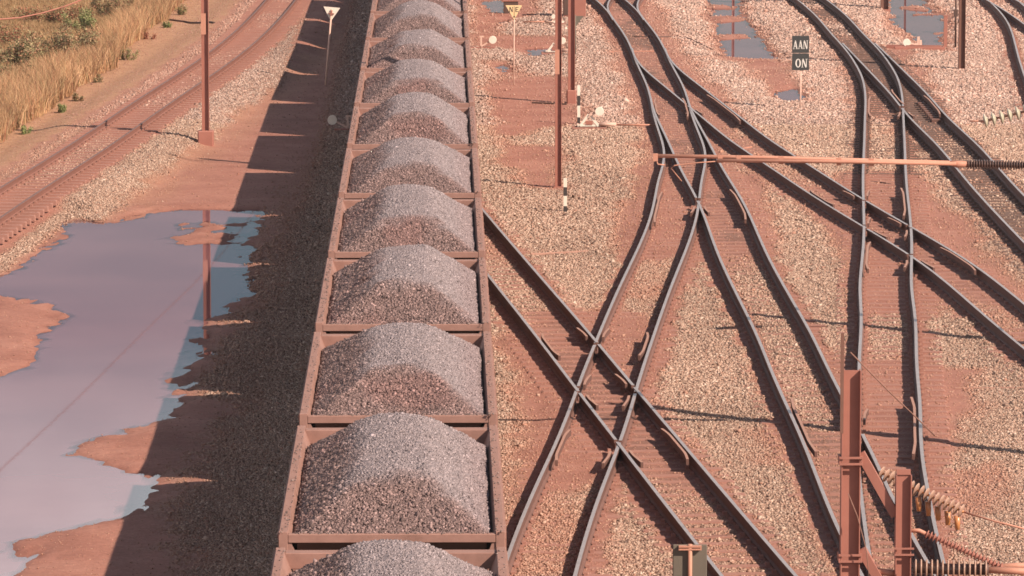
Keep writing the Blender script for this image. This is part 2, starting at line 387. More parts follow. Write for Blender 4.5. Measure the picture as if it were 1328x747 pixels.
T['L'] = Track('L', fit([(0, 241), (136, 158), (180, 128), (262, 71), (290, 48), (318, 26), (345, 0)],
                        [(0, 286), (150, 191), (182, 161), (268, 103), (300, 84), (335, 60), (365, 30), (384, 0)], 1500, RT + 0.14), 60, 232, base=0.2)
T['T'] = Track('T', np.full(len(YN), XTRAIN), 60, 232)
# the crossover leaves the train's own track
d_ = T['C'].x(YN) - XTRAIN
jj = np.where(d_ < 0.0)[0]
T['C'].y1 = float(YN[jj[0]]) if len(jj) else 170.0
for i, k in enumerate(T): T[k].dz = i * 0.0035

# ------------------------------------------------------------------ terrain
xs = np.concatenate([[-700, -300, -120, -60, -40, -30], np.arange(-26, 30.01, 0.125), [34, 45, 70, 130, 300, 700]])
ys = np.concatenate([[-300, -60, 0, 30, 48, 56], np.arange(62, 216.01, 0.34), [222, 235, 270, 350, 550, 1200]])
GX, GY = np.meshgrid(xs, ys)
puddle_polys = {
    'left': pxpoly([(-60, 760), (-60, 352), (0, 360), (60, 318), (98, 285), (135, 290), (180, 280), (205, 274), (255, 272), (340, 273), (328, 300), (318, 340), (322, 385), (300, 405), (262, 412), (262, 460), (240, 478), (225, 525), (200, 545), (160, 556), (100, 588), (150, 606), (200, 622), (208, 640), (150, 672), (80, 688), (20, 702), (10, 760)], -0.1),
    'mid_a': pxpoly([(626, 2), (652, -2), (655, 18), (636, 17), (630, 10)], -0.1),
    'mid_b': pxpoly([(642, 29), (655, 26), (660, 31), (645, 33)], -0.1),
    'mid_c': pxpoly([(674, 64), (728, 62), (727, 70), (690, 75), (683, 69)], -0.1),
    'mid_d': pxpoly([(641, 86), (655, 83), (668, 92), (662, 97), (645, 94)], -0.1),
    'right_a': pxpoly([(914, -6), (958, -6), (966, 22), (984, 48), (1012, 78), (985, 77), (940, 74), (926, 40)], -0.1),
    'right_b': pxpoly([(1003, 122), (1035, 115), (1042, 128), (1024, 133), (1008, 130)], -0.1),
    'far': pxpoly([(1150, -6), (1196, -6), (1212, 16), (1224, 22), (1224, 60), (1196, 61), (1184, 48), (1160, 30)], -0.1),
}
island = pxpoly([(-40, 378), (20, 385), (70, 396), (82, 410), (62, 440), (40, 470), (0, 486), (-40, 500)], -0.1)
isl2 = pxpoly([(256, 291), (285, 289), (318, 291), (300, 298), (264, 300)], -0.1)
isl3 = pxpoly([(230, 309), (262, 303), (296, 306), (288, 313), (242, 315)], -0.1)
mud = [pxpoly(q, -0.1) for q in ([(910, 22), (962, 22), (964, 29), (912, 30)], [(920, 46), (966, 45), (970, 50), (925, 52)], [(908, 7), (950, 8), (950, 12), (910, 12)],
       [(1164, 9), (1186, 7), (1203, 12), (1200, 15), (1172, 13)], [(1188, 18), (1213, 18), (1210, 20), (1188, 20)], [(1203, 41), (1226, 43), (1214, 45)])]
dirt_polys = [
    (pxpoly([(630, 105), (680, 100), (745, 100), (748, 160), (690, 168), (655, 188), (722, 192), (724, 246), (690, 243), (655, 215), (640, 150)]), 1.0),
    (pxpoly([(612, -5), (700, -5), (690, 22), (655, 25), (632, 45), (612, 40)]), 1.0),
    (pxpoly([(612, 44), (655, 46), (735, 48), (735, 66), (680, 68), (640, 62), (612, 60)]), 1.0),
    (pxpoly([(630, 78), (660, 78), (690, 96), (640, 110)]), 0.9),
    (pxpoly([(800, 290), (830, 230), (845, 180), (910, 180), (1000, 240), (1010, 330), (960, 335), (900, 330), (850, 345), (800, 330)]), 0.95),
    (pxpoly([(650, 450), (690, 408), (790, 400), (845, 408), (830, 470), (835, 520), (880, 570), (920, 620), (930, 650), (850, 625), (800, 610), (740, 640), (660, 640), (690, 560)]), 0.92),
    (pxpoly([(655, 640), (740, 640), (800, 747), (650, 747)]), 0.5),
    (pxpoly([(1030, 250), (1100, 225), (1190, 225), (1260, 300), (1328, 385), (1328, 420), (1230, 375), (1210, 410), (1110, 410), (1100, 330)]), 0.95),
    (pxpoly([(1085, 470), (1190, 470), (1265, 480), (1250, 560), (1240, 600), (1200, 620), (1085, 600)]), 0.95),
    (pxpoly([(1180, 620), (1290, 600), (1290, 660), (1230, 680)]), 0.6),
    (pxpoly([(760, 0), (850, 0), (880, 60), (960, 150), (930, 210), (840, 200), (820, 120)]), 0.85),
    (pxpoly([(1090, 60), (1175, 60), (1230, 150), (1170, 160), (1110, 150)]), 0.9),
    (pxpoly([(966, 77), (1012, 78), (1042, 118), (1040, 130), (1000, 124)]), 1.0),
    (pxpoly([(912, -5), (960, -5), (970, 25), (1015, 80), (960, 80), (930, 76), (920, 35)]), 1.0),
    (pxpoly([(1145, -5), (1200, -5), (1232, 20), (1236, 66), (1196, 66), (1180, 50), (1155, 34)]), 0.95),
    (pxpoly([(1040, 560), (1095, 560), (1130, 747), (1085, 747)]), 0.7),
    (pxpoly([(960, 560), (1030, 540), (1060, 610), (1000, 600)]), 0.5),
]
def terrain(X, Y):
    """height and masks at world points"""
    nl = fbm(X * 0.9, Y * 0.45, 5); ns = fbm(X * 3.1 + 40, Y * 2.0 + 3, 4)
    nh = fbm(X * 9.0, Y * 5.0, 3)
    left = sstep(-2.7, -3.9, X)                              # 1 on the left of the train
    z = -0.055 * left + 0.012 * nl
    dirt = left * 1.0
    # tracks
    dmin = np.full(X.shape, 9.0)
    for k, t in T.items():
        c_ = 1 / np.sqrt(1 + t.slope(Y) ** 2)
        d = np.abs(X - t.x(Y)) * c_
        ok = (Y < t.y1 + 0.5) & (Y > t.y0 - 0.5)
        d = np.where(ok, d, 9.0)
        if k == 'L':
            dL = (X - t.x(Y)) * c_
            continue
        dmin = np.minimum(dmin, d)
    band = sstep(1.0, 0.78, dmin + 0.25 * ns + 0.12 * nl) * sstep(0.30, 0.52, dmin + 0.1 * ns)      # along the rails
    inside = sstep(0.62, 0.5, dmin)
    dirt = np.maximum(dirt, band * 0.95)
    dirt = np.maximum(dirt, inside * np.clip(0.15 + 1.2 * fbm(X * 0.35 + 9, Y * 0.14, 3) + 0.3 * ns, 0, 0.92))
    for pl, a_ in dirt_polys:
        s_ = poly_sd(X, Y, pl); dirt = np.maximum(dirt, a_ * sstep(-0.5, 0.4, s_ + 0.55 * nl + 0.25 * ns))
    # left track embankment with its ballast shoulder
    emb = sstep(3.0, 1.65, dL) * sstep(-3.2, -1.7, dL)
    z = z + emb * (0.2 + 0.055 * left) + 0.017 * sstep(1.3, 1.0, np.abs(dL))
    shoulder = sstep(1.05, 1.3, dL + 0.25 * ns) * sstep(2.85, 2.25, dL + 0.35 * nl + 0.2 * ns) * sstep(-4.85, -5.3, X + 0.3 * ns)
    shoulder = np.maximum(shoulder, 0.55 * sstep(-0.9, -1.15, dL + 0.25 * ns) * sstep(-1.75, -1.45, dL + 0.3 * ns))
    inL = sstep(0.6, 0.45, np.abs(dL)) * np.clip(0.25 + 1.2 * fbm(X * 0.5, Y * 0.2, 3), 0, 0.75)
    shoulder = np.maximum(shoulder, inL)
    dirt = np.where(left > 0, np.clip(left - shoulder, 0, 1), dirt)
    # coarse stones at the foot of the train's track, left side
    near = sstep(-5.0, -3.7, X + 1.0 * nl + 0.6 * ns) * np.clip(sstep(150, 105, Y + 8 * nl) + 0.6 * sstep(-3.7, -3.0, X), 0, 1) * left
    dirt = np.clip(dirt - 0.8 * near, 0, 1)
    soil = sstep(-1.55, -2.0, dL + 0.3 * ns)
    soil = np.maximum(soil, 0.4 * sstep(2.1, 2.5, dL + 0.3 * nl) * sstep(3.9, 2.9, dL + 0.6 * nl + 0.3 * ns) * sstep(120, 132, Y) * left * np.clip(0.7 + nl, 0, 1))
    # dark oily dirt inside the busy tracks
    dark = np.zeros(X.shape)
    for k, a_ in (('E', 0.95), ('D', 0.95), ('A', 0.75), ('R', 0.3), ('B', 0.6), ('C', 0.5)):
        t = T[k]; d = np.abs(X - t.x(Y)); ok = (Y < t.y1)
        lim = sstep(Yp(75), Yp(60), Y) if k == 'D' else (sstep(Yp(215), Yp(120), Y) if k == 'A' else 1.0)
        dark = np.maximum(dark, ok * a_ * lim * sstep(0.62, 0.46, d + 0.12 * ns) * np.clip((0.85 if k in ('E', 'D') else 0.62) + 0.9 * nl, 0, 1))
    rail_zone = sstep(1.25, 0.9, dmin)
    z = z + rail_zone * (0.024 + 0.016 * ns + 0.012 * nl)
    # puddles
    zp = z.copy()
    for nm, pl in puddle_polys.items():
        s_ = poly_sd(X, Y, pl)
        if nm == 'left':
            for isl, hw_ in ((island, 1.0), (isl2, 0.6), (isl3, 0.6)): s_ = np.minimum(s_, -poly_sd(X, Y, isl) * hw_)
            dirt = np.maximum(dirt, sstep(-1.2, -0.6, poly_sd(X, Y, island)))
            amp = 1.0
        else:
            amp = 0.8
            for isl in mud: s_ = np.minimum(s_, -poly_sd(X, Y, isl))
        zz = -0.1 - 0.085 * np.tanh((s_ + (0.42 * nl + 0.36 * ns + 0.24 * nh) * amp) / 0.5)
        k_ = sstep(-2.2, -0.7, s_) if nm == 'left' else sstep(-1.3, -0.4, s_)
        zp = zp * (1 - k_) + np.minimum(zz, np.maximum(z, -0.085) + 0.05) * k_
        if nm != 'left': dirt = np.maximum(dirt, sstep(-0.35, 0.1, s_ + 0.3 * ns))
        else: dirt = np.maximum(dirt, sstep(-0.3, 0.1, s_ + 0.2 * ns) )
    z = zp
    far = (np.abs(X) > 32) | (Y > 218) | (Y < 55)
    return z, np.clip(dirt, 0, 1), np.clip(soil, 0, 1), np.clip(dark, 0, 1), dL
TZ, TD, TS, TK, TL = terrain(GX, GY)
nx, ny = len(xs), len(ys)
V = np.stack([GX.ravel(), GY.ravel(), TZ.ravel()], 1)
ii = np.arange(nx * ny).reshape(ny, nx)
Fq = np.stack([ii[:-1, :-1].ravel(), ii[:-1, 1:].ravel(), ii[1:, 1:].ravel(), ii[1:, :-1].ravel()], 1)
gm = np_mesh('ground', V, Fq, np.stack([TD.ravel(), TS.ravel(), TK.ravel()], 1), M['ground'], 'G')
gm.polygons.foreach_set('use_smooth', np.ones(len(Fq), bool))
ground = link('ground', gm); tag(ground, kind='structure')
from math import floor
def ground_z(x, y):
    ix = int(np.clip(np.searchsorted(xs, x) - 1, 0, nx - 2)); iy = int(np.clip(np.searchsorted(ys, y) - 1, 0, ny - 2))
    fx = (x - xs[ix]) / (xs[ix + 1] - xs[ix]); fy = (y - ys[iy]) / (ys[iy + 1] - ys[iy])
    return float((TZ[iy, ix] * (1 - fx) + TZ[iy, ix + 1] * fx) * (1 - fy) + (TZ[iy + 1, ix] * (1 - fx) + TZ[iy + 1, ix + 1] * fx) * fy)
def on_ground(px, py):
    q = at(px, py, 0.0)
    for _ in range(4): q = at(px, py, ground_z(q[0], q[1]))
    return q
# water sheets
for nm, pl in puddle_polys.items():
    P = np.array(pl); cx, cy = P.mean(0)
    if nm == 'left':
        pts = pxpoly([(-200, 800), (-200, 345), (0, 345), (92, 275), (220, 262), (350, 262), (350, 420), (300, 480), (270, 560), (260, 700), (200, 800)], -0.1)
    else:
        d = P - [cx, cy]; r_ = np.hypot(d[:, 0], d[:, 1])[:, None]; pts = [tuple(q) for q in (P + d / r_ * np.minimum(0.35, r_))]
    pp_ = np.array(pts); wx = np.arange(pp_[:, 0].min(), pp_[:, 0].max() + 0.2, 0.14); wy = np.arange(pp_[:, 1].min(), pp_[:, 1].max() + 0.3, 0.3)
    WX, WY = np.meshgrid(wx, wy); sdw = poly_sd(WX, WY, pts)
    tz = terrain(WX, WY)[0]; dep = np.clip(-0.1 - tz, 0, 1)
    iw = np.arange(WX.size).reshape(WX.shape)
    qd = np.stack([iw[:-1, :-1].ravel(), iw[:-1, 1:].ravel(), iw[1:, 1:].ravel(), iw[1:, :-1].ravel()], 1)
    qd = qd[((sdw.ravel()[qd] > -0.1) & (tz.ravel()[qd] < -0.06)).any(1)]
    V = np.stack([WX.ravel(), WY.ravel(), np.full(WX.size, -0.1)], 1)
    us, inv = np.unique(qd, return_inverse=True)
    me = np_mesh('water', V[us], inv.reshape(qd.shape), np.repeat(dep.ravel()[us][:, None], 3, 1), M['water'], 'depth')
    tag(link('water', me), kind='structure')

# ------------------------------------------------------------------ ballast stones (uncountable)
def in_view(X, Y, pad=1.2):
    cxn = np.tan(YAW) * Y
    half = (PW / 2 / F) * Y * 1.01 + pad
    return np.abs(X - cxn) < half
SP = []; SS = []; SC = []
palette = 1.0 * np.array([(0.42, 0.275, 0.22), (0.37, 0.235, 0.188), (0.48, 0.335, 0.272), (0.32, 0.21, 0.165), (0.23, 0.15, 0.12), (0.54, 0.40, 0.335), (0.36, 0.195, 0.15), (0.17, 0.11, 0.09)])
pw = np.array([0.24, 0.20, 0.18, 0.12, 0.08, 0.08, 0.06, 0.04])
for (y0, y1, s0, dens) in ((70, 95, 0.0205, 1100), (95, 120, 0.0235, 880), (120, 150, 0.028, 640), (150, 182, 0.033, 470), (182, 212, 0.040, 330)):
    x0 = -(PW / 2 / F) * y1 - 2 + math.tan(YAW) * y0; x1 = (PW / 2 / F) * y1 + 2.5 + math.tan(YAW) * y1
    N = int((x1 - x0) * (y1 - y0) * dens)
    X = rng.uniform(x0, x1, N); Y = rng.uniform(y0, y1, N)
    k = in_view(X, Y) & ~((np.abs(X - XTRAIN) < 1.2)); X = X[k]; Y = Y[k]
    z, dr, sl_, dk, dl = terrain(X, Y)
    rz_ = np.zeros(len(X))
    for t in T.values(): rz_ = np.where((np.abs(X - t.x(Y)) < 1.2) & (Y < t.y1) & (Y > t.y0), 1.0, rz_)
    keep = np.clip((1 - dr) ** 1.3 * (1 - 0.72 * sl_) * (1 - 0.8 * dk) + 0.012 + (0.03 + 0.05 * np.clip(0.5 + fbm(X * 0.8, Y * 0.5, 3), 0, 1)) * (X > -2) + 0.03 * rz_, 0, 1)
    keep = np.maximum(keep, 0.22 * sl_ * (X < -5)); keep = keep + 0.02 * ((X < -2) & (dr > 0.5))
    keep = np.where(dr < 0.12, 1.0 * (1 - 0.72 * sl_) * (1 - 0.8 * dk), keep)
    keep = keep * (1 - 0.8 * dk)
    # keep rails clear
    for t in T.values():
        for sd_ in (-1, 1):
            keep = np.where((np.abs(X - t.rx(sd_, Y)) < 0.075) & (Y < t.y1) & (Y > t.y0), 0, keep)
    keep = np.where(z < -0.098, keep * 0.04, keep)
    u = rng.random(len(X)) < keep
    X, Y, z, dr, sl_ = X[u], Y[u], z[u], dr[u], sl_[u]
    n_ = len(X)
    size = s0 * np.exp(rng.normal(0, 0.3, n_)) * np.where(sl_ > 0.5, 0.7, 1) * np.where(X < -4.6, 0.82, 1) * np.where(dr > 0.6, 0.7, 1)
    ci = rng.choice(len(palette), n_, p=pw / pw.sum())
    colr = palette[ci] * rng.uniform(0.8, 1.15, (n_, 1))
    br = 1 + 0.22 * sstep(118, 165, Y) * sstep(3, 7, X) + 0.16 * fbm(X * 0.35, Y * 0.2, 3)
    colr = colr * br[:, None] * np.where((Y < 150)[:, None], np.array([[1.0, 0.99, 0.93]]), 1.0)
    dusty = np.clip(dr * 1.2, 0, 0.7)[:, None] * rng.uniform(0.5, 1, (n_, 1))
    colr = colr * (1 - dusty) + np.array([0.42, 0.19, 0.13]) * dusty
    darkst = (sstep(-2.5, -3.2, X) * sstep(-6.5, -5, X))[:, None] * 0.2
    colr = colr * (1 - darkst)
    SP.append(np.stack([X, Y, z + size * rng.uniform(-0.1, 0.45, n_)], 1)); SS.append(size); SC.append(colr)
SP = np.concatenate(SP); SS = np.concatenate(SS); SC = np.concatenate(SC)
print('stones', len(SP))
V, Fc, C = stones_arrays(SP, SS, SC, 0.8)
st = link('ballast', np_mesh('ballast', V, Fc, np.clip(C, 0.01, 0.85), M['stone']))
tag(st, 'loose pale ballast stones spread between the rails', 'ballast', kind='stuff')

# ------------------------------------------------------------------ rails
PROF = [(-0.055, 0.0), (0.055, 0.0), (0.055, 0.014), (0.010, 0.030), (0.010, 0.115), (0.031, 0.128), (0.033, 0.155), (0.031, 0.170), (-0.031, 0.170), (-0.033, 0.155), (-0.031, 0.128), (-0.010, 0.115), (-0.010, 0.030), (-0.055, 0.014)]
PROF_BAR = [(-0.024, 0.0), (0.024, 0.0), (0.024, 0.172), (-0.024, 0.172)]
def sweep(mb, P, prof=PROF, top_faces=(7,), zs=1.0):
    """sweep profile along polyline P (n,3); closed ends"""
    P = np.asarray(P); n_ = len(P); k = len(prof)
    tg = np.gradient(P, axis=0); tg /= np.linalg.norm(tg[:, :2], axis=1)[:, None]
    vs = []
    for i in range(n_):
        nxn, nyn = tg[i, 1], -tg[i, 0]
        for (u, h) in prof: vs.append((P[i, 0] + nxn * u, P[i, 1] + nyn * u, P[i, 2] + h * zs))
    side = []; top = []
    for i in range(n_ - 1):
        for j in range(k):
            j2 = (j + 1) % k
            f = (i * k + j, i * k + j2, (i + 1) * k + j2, (i + 1) * k + j)
            (top if j in top_faces else side).append(f)
    side.append(tuple(range(k))[::-1]); side.append(tuple((n_ - 1) * k + j for j in range(k)))
    b = len(mb.v); mb.v += [tuple(map(float, q)) for q in vs]
    mb.f += [tuple(b + i for i in f) for f in side] + [tuple(b + i for i in f) for f in top]
    mb.m += [0] * len(side) + [1] * len(top); mb.sm += [False] * (len(side) + len(top))
NOX = {frozenset(q) for q in (('A', 'A2'), ('F', 'G'), ('C', 'T'), ('R', 'B'), ('A2', 'R'), ('A2', 'B'))}
SIB = {frozenset(q) for q in (('A', 'B'), ('A', 'R'), ('D', 'E'), ('B', 'D'))}
rails = [(k, s) for k in T for s in (-1, 1)]
cuts = {r_: [] for r_ in rails}; wings = []
yy = np.arange(62, 232, 0.02)
RX = {r_: T[r_[0]].rx(r_[1], yy) for r_ in rails}
for i, a_ in enumerate(rails):
    for b_ in rails[i + 1:]:
        if a_[0] == b_[0]: continue
        ta, tb = T[a_[0]], T[b_[0]]
        ymax = min(ta.y1, tb.y1)
        df = RX[a_] - RX[b_]
        cr = np.where((df[:-1] * df[1:] <= 0) & (yy[:-1] < ymax - 4.0) & (yy[:-1] > max(ta.y0, tb.y0)))[0]
        for c_ in cr:
            Yc = yy[c_]
            if abs(ta.slope(Yc) - tb.slope(Yc)) < 0.03: continue
            if frozenset((a_[0], b_[0])) in NOX or (frozenset((a_[0], b_[0])) in SIB and a_[1] == b_[1]): continue
            for P_, Q_ in ((a_, b_), (b_, a_)):
                inner = (RX[Q_] - RX[P_]) * (-P_[1])       # >0: Q lies on P's gauge side
                win = (np.abs(yy - Yc) < 3.0) & (inner > 0.036) & (inner < 0.084)
                w_ = yy[win]
                if len(w_): cuts[Q_].append((w_.min(), w_.max()))
                # wing rail on P's gauge side, on the half where Q is outside P
                sgn = 1 if inner[min(c_ + 60, len(yy) - 1)] < 0 else -1
                wings.append((P_, Yc, Yc + sgn * 2.0))
def rail_piece(mb, t, side, ya, yb, off=0.0, flare=None, zl=0.03, step=0.6, zs=1.294, bar=False):
    n_ = max(2, int(abs(yb - ya) / step) + 1)
    Y = np.linspace(ya, yb, n_); X = t.rx(side, Y, off) if flare is None else t.rx(side, Y, off + flare(Y))
    sweep(mb, np.stack([X, Y, np.full(n_, zl + t.base + t.dz)], 1), *((PROF_BAR, (2,)) if bar else (PROF, (7,))), zs=zs)
checks = [('A', -1, 250, 289), ('B', 1, 247, 286), ('C', -1, 434, 463), ('A', 1, 432, 462), ('A', -1, 558, 598), ('C', 1, 558, 598),
          ('D', -1, 316, 351), ('D', 1, 246, 282), ('R', -1, 248, 267), ('R', 1, 323, 353), ('R', 1, 124, 158), ('B', -1, 518, 588), ('D', 1, 518, 592),
          ('D', -1, 127, 152), ('A', 1, 128, 152), ('E', 1, 126, 150), ('E', -1, 118, 137), ('A', -1, 128, 150)]
labels = {'A': 'dusty turnout track curving down from top centre to lower left of the diamond crossing',
          'A2': 'short track end joining the central turnout track at the top edge',
          'B': 'track leaving the central turnout toward the steel mast at lower right',
          'R': 'diverging track crossing diagonally to the right frame edge under the boom',
          'C': 'straight crossover track coming out from under the ore train to bottom centre',
          'D': 'track right of centre passing behind the AAN ON sign and straight down past the mast',
          'E': 'dark oily track running diagonally to the right edge beneath the ribbed boom insulator',
          'F': 'curved track with one rail showing at the top right corner',
          'G': 'track branching to the right edge in the extreme top right corner',
          'L': 'rust coloured curved track with dull rails beside the dry grass at left',
          'T': 'track hidden beneath the loaded ore train'}
sl_mesh = None
def sleeper_mesh(m_):
    b = MB()
    pr = [(-1.1, 0.0), (-1.1, 0.010), (-1.07, 0.024), (-0.35, 0.026), (0.35, 0.026), (1.07, 0.024), (1.1, 0.010), (1.1, 0.0)]
    P = [(x, -0.115, z - 0.10) if z == 0 else (x, -0.11, z) for x, z in pr]
    b.prism(P, (0, 0, 0), (0, 0.22, 0))
    for s in (-1, 1):
        for e in (-0.11, 0.11): b.box(s * G2 + e - 0.03, s * G2 + e + 0.03, -0.05, 0.05, 0.02, 0.075)
    return b.mesh('sleeper', m_)
sl_mesh = sleeper_mesh(M['sleeper']); sl_dark = sleeper_mesh(M['sleeper_oily'])
for k, t in T.items():
    root = thing('railway_track', labels[k], 'railway track', (0, 0, 0))
    top = M['rail_top_old'] if k == 'L' else M['rail_top']
    for sd_ in (-1, 1):
        mb = MB(); segs = [(t.y0, t.y1)]
        for (c0, c1) in cuts[(k, sd_)]:
            ns_ = []
            for (a0, a1) in segs:
                if c1 <= a0 or c0 >= a1: ns_.append((a0, a1)); continue
                if c0 - a0 > 0.05: ns_.append((a0, c0))
                if a1 - c1 > 0.05: ns_.append((c1, a1))
            segs = ns_
        for (a0, a1) in segs: rail_piece(mb, t, sd_, a0, a1, zs=0.95 if k == 'L' else 1.294)
        mb.build('rail', [M['rail_side_old'] if k == 'L' else M['rail_side'], top], root)
    for (P_, ya, yb) in wings:
        if P_[0] != k: continue
        mb = MB(); L_ = abs(yb - ya)
        fl = lambda Y, ya=ya, L_=L_: 0.105 + 0.05 * np.clip((np.abs(Y - ya) - 0.6 * L_) / (0.4 * L_), 0, 1) ** 1.2
        s0 = ya + (0.7 if yb > ya else -0.7)
        rail_piece(mb, t, P_[1], s0, yb, 0, fl, 0.145, 0.25, 0.6, True)
        mb.build('wing_rail', [M['rail_side'], M['check']], root)
    for (kk, sd_, p0, p1) in checks:
        if kk != k: continue
        ya, yb = Yp(p1), Yp(p0); mb = MB(); mid = (ya + yb) / 2; h_ = (yb - ya) / 2
        fl = lambda Y, mid=mid, h_=h_: 0.105 + 0.05 * np.clip((np.abs(Y - mid) / h_ - 0.6) / 0.4, 0, 1) ** 1.2
        rail_piece(mb, t, sd_, ya, yb, 0, fl, 0.155, 0.25, 0.63, True)
        mb.build('check_rail', [M['rail_side'], M['check']], root)
    if k == 'A2' or k == 'G': ylo = t.y0
    Ys = np.arange(max(t.y0, 70) + 0.3, min(t.y1, 214), 0.66)
    if k in ('E', 'F', 'G', 'R', 'L'): pass
    vis = [Y for Y in Ys if in_view(np.array([t.x(Y)]), np.array([Y]), 1.6)[0]]
    cnt = 0; rest = MB()
    for Y in vis:
        yaw = -math.atan(t.slope(Y))
        loc = (float(t.x(Y)), float(Y), t.base + t.dz * 0.9 + 0.002 * math.sin(Y * 7) + rng.normal(0, 0.002))
        if cnt < 100:
            oily = k == 'E' or (k == 'D' and Y > Yp(70)) or (k == 'A' and rng.random() < 0.8 * float(sstep(Yp(215), Yp(150), Y)))
            o = link('sleeper', sl_dark if oily else sl_mesh, root); o.location = loc; o.rotation_euler = (0, 0, yaw + rng.normal(0, 0.006)); cnt += 1
        else:
            mt = Matrix.Translation(loc) @ Matrix.Rotation(yaw, 4, 'Z')
            rest.add([mt @ q.co for q in sl_mesh.vertices], [tuple(p_.vertices) for p_ in sl_mesh.polygons])
    if rest.v: tag(rest.build('sleeper', M['sleeper_oily'] if k in ('E', 'D') else M['sleeper'], root), kind='stuff')
# rack-like slide plate part beside the dark track's frog
root = [o for o in bpy.data.objects if o.get('label') == labels['E']][0]
for q in np.linspace(Yp(150), Yp(129), 9):
    mb = MB()
    x = T['E'].rx(1, q, 0.12); s_ = T['E'].slope(q)
    mb.box(x - 0.3, x, q - 0.16, q + 0.16, 0.0, 0.14); mb.build('frog_chair', M['rail_side'], root, 0.01)

# ------------------------------------------------------------------ wagons
HW, TOPZ = 1.45, 2.92
PITCH_W = 10.1; LB = 9.36
lips = [690, 540, 420, 328, 250, 188, 133, 88]
yl = np.array([at(569, q, TOPZ)[1] for q in lips])
a1, a0 = np.polyfit(np.arange(8), yl, 1)
print('wagon pitch', a1, a0); PITCH_W = a1; LB = a1 - 1.12
def make_wagon():
    root = thing('ore_wagon', 'x', 'ore wagon')
    h = LB / 2
    b = MB()
    for s in (-1, 1):       # side walls, sloping inside
        pr = [(s * HW, 1.0), (s * HW, TOPZ), (s * (HW - 0.085), TOPZ), (s * (HW - 0.2), TOPZ - 0.30), (s * (HW - 0.2), 1.0)]
        b.prism([(x, -h + 0.02, z) for x, z in pr], (0, 0, 0), (0, LB - 0.04, 0))
        for q in np.linspace(-h + 1.2, h - 1.2, 7):       # outside stanchions
            b.box(*sorted((s * (HW + 0.003), s * (HW + 0.07))), q - 0.06, q + 0.06, 1.0, TOPZ - 0.1)
    b.box(-HW + 0.2, HW - 0.2, -h + 0.3, h - 0.3, 1.0, 1.15)
    b.build('body', M['wagon'], root)
    # far end: upright sheet ; near end: sheet sloping inward under the coaming
    b = MB(); b.box(-HW + 0.205, HW - 0.205, h - 0.36, h - 0.20, 1.0, TOPZ - 0.215)
    b.build('end_sheet', M['wagon'], root)
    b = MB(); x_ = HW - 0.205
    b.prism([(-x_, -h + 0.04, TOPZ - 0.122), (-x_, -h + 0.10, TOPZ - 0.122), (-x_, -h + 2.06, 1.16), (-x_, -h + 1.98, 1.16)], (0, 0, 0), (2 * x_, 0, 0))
    b.build('slope_sheet', M['dark_steel'], root)  # dark steel here paints the shade under the coaming; the undercut deepens it
    for e, zb, dp in ((-1, 0.118, 0.10), (1, 0.212, 0.24)):
        b = MB(); ya, yb = sorted((e * h, e * (h - dp)))
        b.box(-HW + 0.087, HW - 0.087, ya, yb, TOPZ - zb, TOPZ - 0.003)
        b.build('end_coaming', M['wagon'], root, 0.008)
    for s in (-1, 1):
        b = MB(); x0, x1 = sorted((s * (HW + 0.03), s * (HW - 0.09)))
        b.box(x0, x1, -h + 0.09, h - 0.09, TOPZ + 0.002, TOPZ + 0.028)
        b.box(*sorted((s * (HW + 0.005), s * (HW + 0.05))), -h + 0.1, h - 0.1, TOPZ - 0.09, TOPZ + 0.001)
        b.build('top_rail', M['wagon'], root, 0.006)
    for s in (-1, 1):
        for e in (-1, 1):
            b = MB(); x0, x1 = sorted((s * (HW + 0.035), s * (HW - 0.085))); y0, y1 = sorted((e * (h + 0.004), e * (h - 0.09)))
            b.box(x0, x1, y0, y1, 1.0, TOPZ + 0.03)
            b.build('corner_post', M['wagon'], root, 0.006)
    b = MB(); b.box(-0.35, 0.35, -h + 0.15, h - 0.15, 0.78, 0.995)
    for e in (-1, 1): b.box(-HW + 0.1, HW - 0.1, *sorted((e * (h - 0.2), e * (h + 0.12))), 0.9, 1.35 if e < 0 else 1.3)
    b.build('underframe', M['dark_steel'], root)
    for e in (-1, 1):
        b = MB(); b.box(-0.12, 0.12, *sorted((e * (h + 0.1), e * (a1 / 2 - 0.005))), 0.72, 0.95); b.build('coupler', M['dark_steel'], root)
    for e in (-1, 1):
        bo = MB(); yc = e * (h - 1.75)
        for s in (-1, 1):
            X0, X1 = sorted((s * 0.68, s * 0.80))
            bo.prism([(X0, yc - 1.25, 0.62), (X0, yc - 1.1, 0.80), (X0, yc + 1.1, 0.80), (X0, yc + 1.25, 0.62), (X0, yc + 0.9, 0.5), (X0, yc + 0.4, 0.42), (X0, yc - 0.4, 0.42), (X0, yc - 0.9, 0.5)], (0, 0, 0), (X1 - X0, 0, 0))
        bo.box(-0.66, 0.66, yc - 0.2, yc + 0.2, 0.5, 0.77)
        bog = bo.build('bogie', M['dark_steel'], root)
        for q in (-0.9, 0.9):
            wmb = MB(); cz = 0.27 + 0.41
            for s in (-1, 1):
                wmb.disc((s * 0.565, yc + q, cz), (1, 0, 0), 0.405, 0.11, 24)
            wmb.tube([(-0.7, yc + q, cz), (0.7, yc + q, cz)], 0.07, 8)
            wmb.build('wheelset', M['dark_steel'], bog)
    return root
ords = ['nearest', 'second', 'third', 'fourth', 'fifth', 'sixth', 'seventh', 'eighth', 'ninth', 'tenth', 'eleventh', 'twelfth', 'thirteenth', 'fourteenth', 'fifteenth']
NW = 15
proto = make_wagon(); wag = []
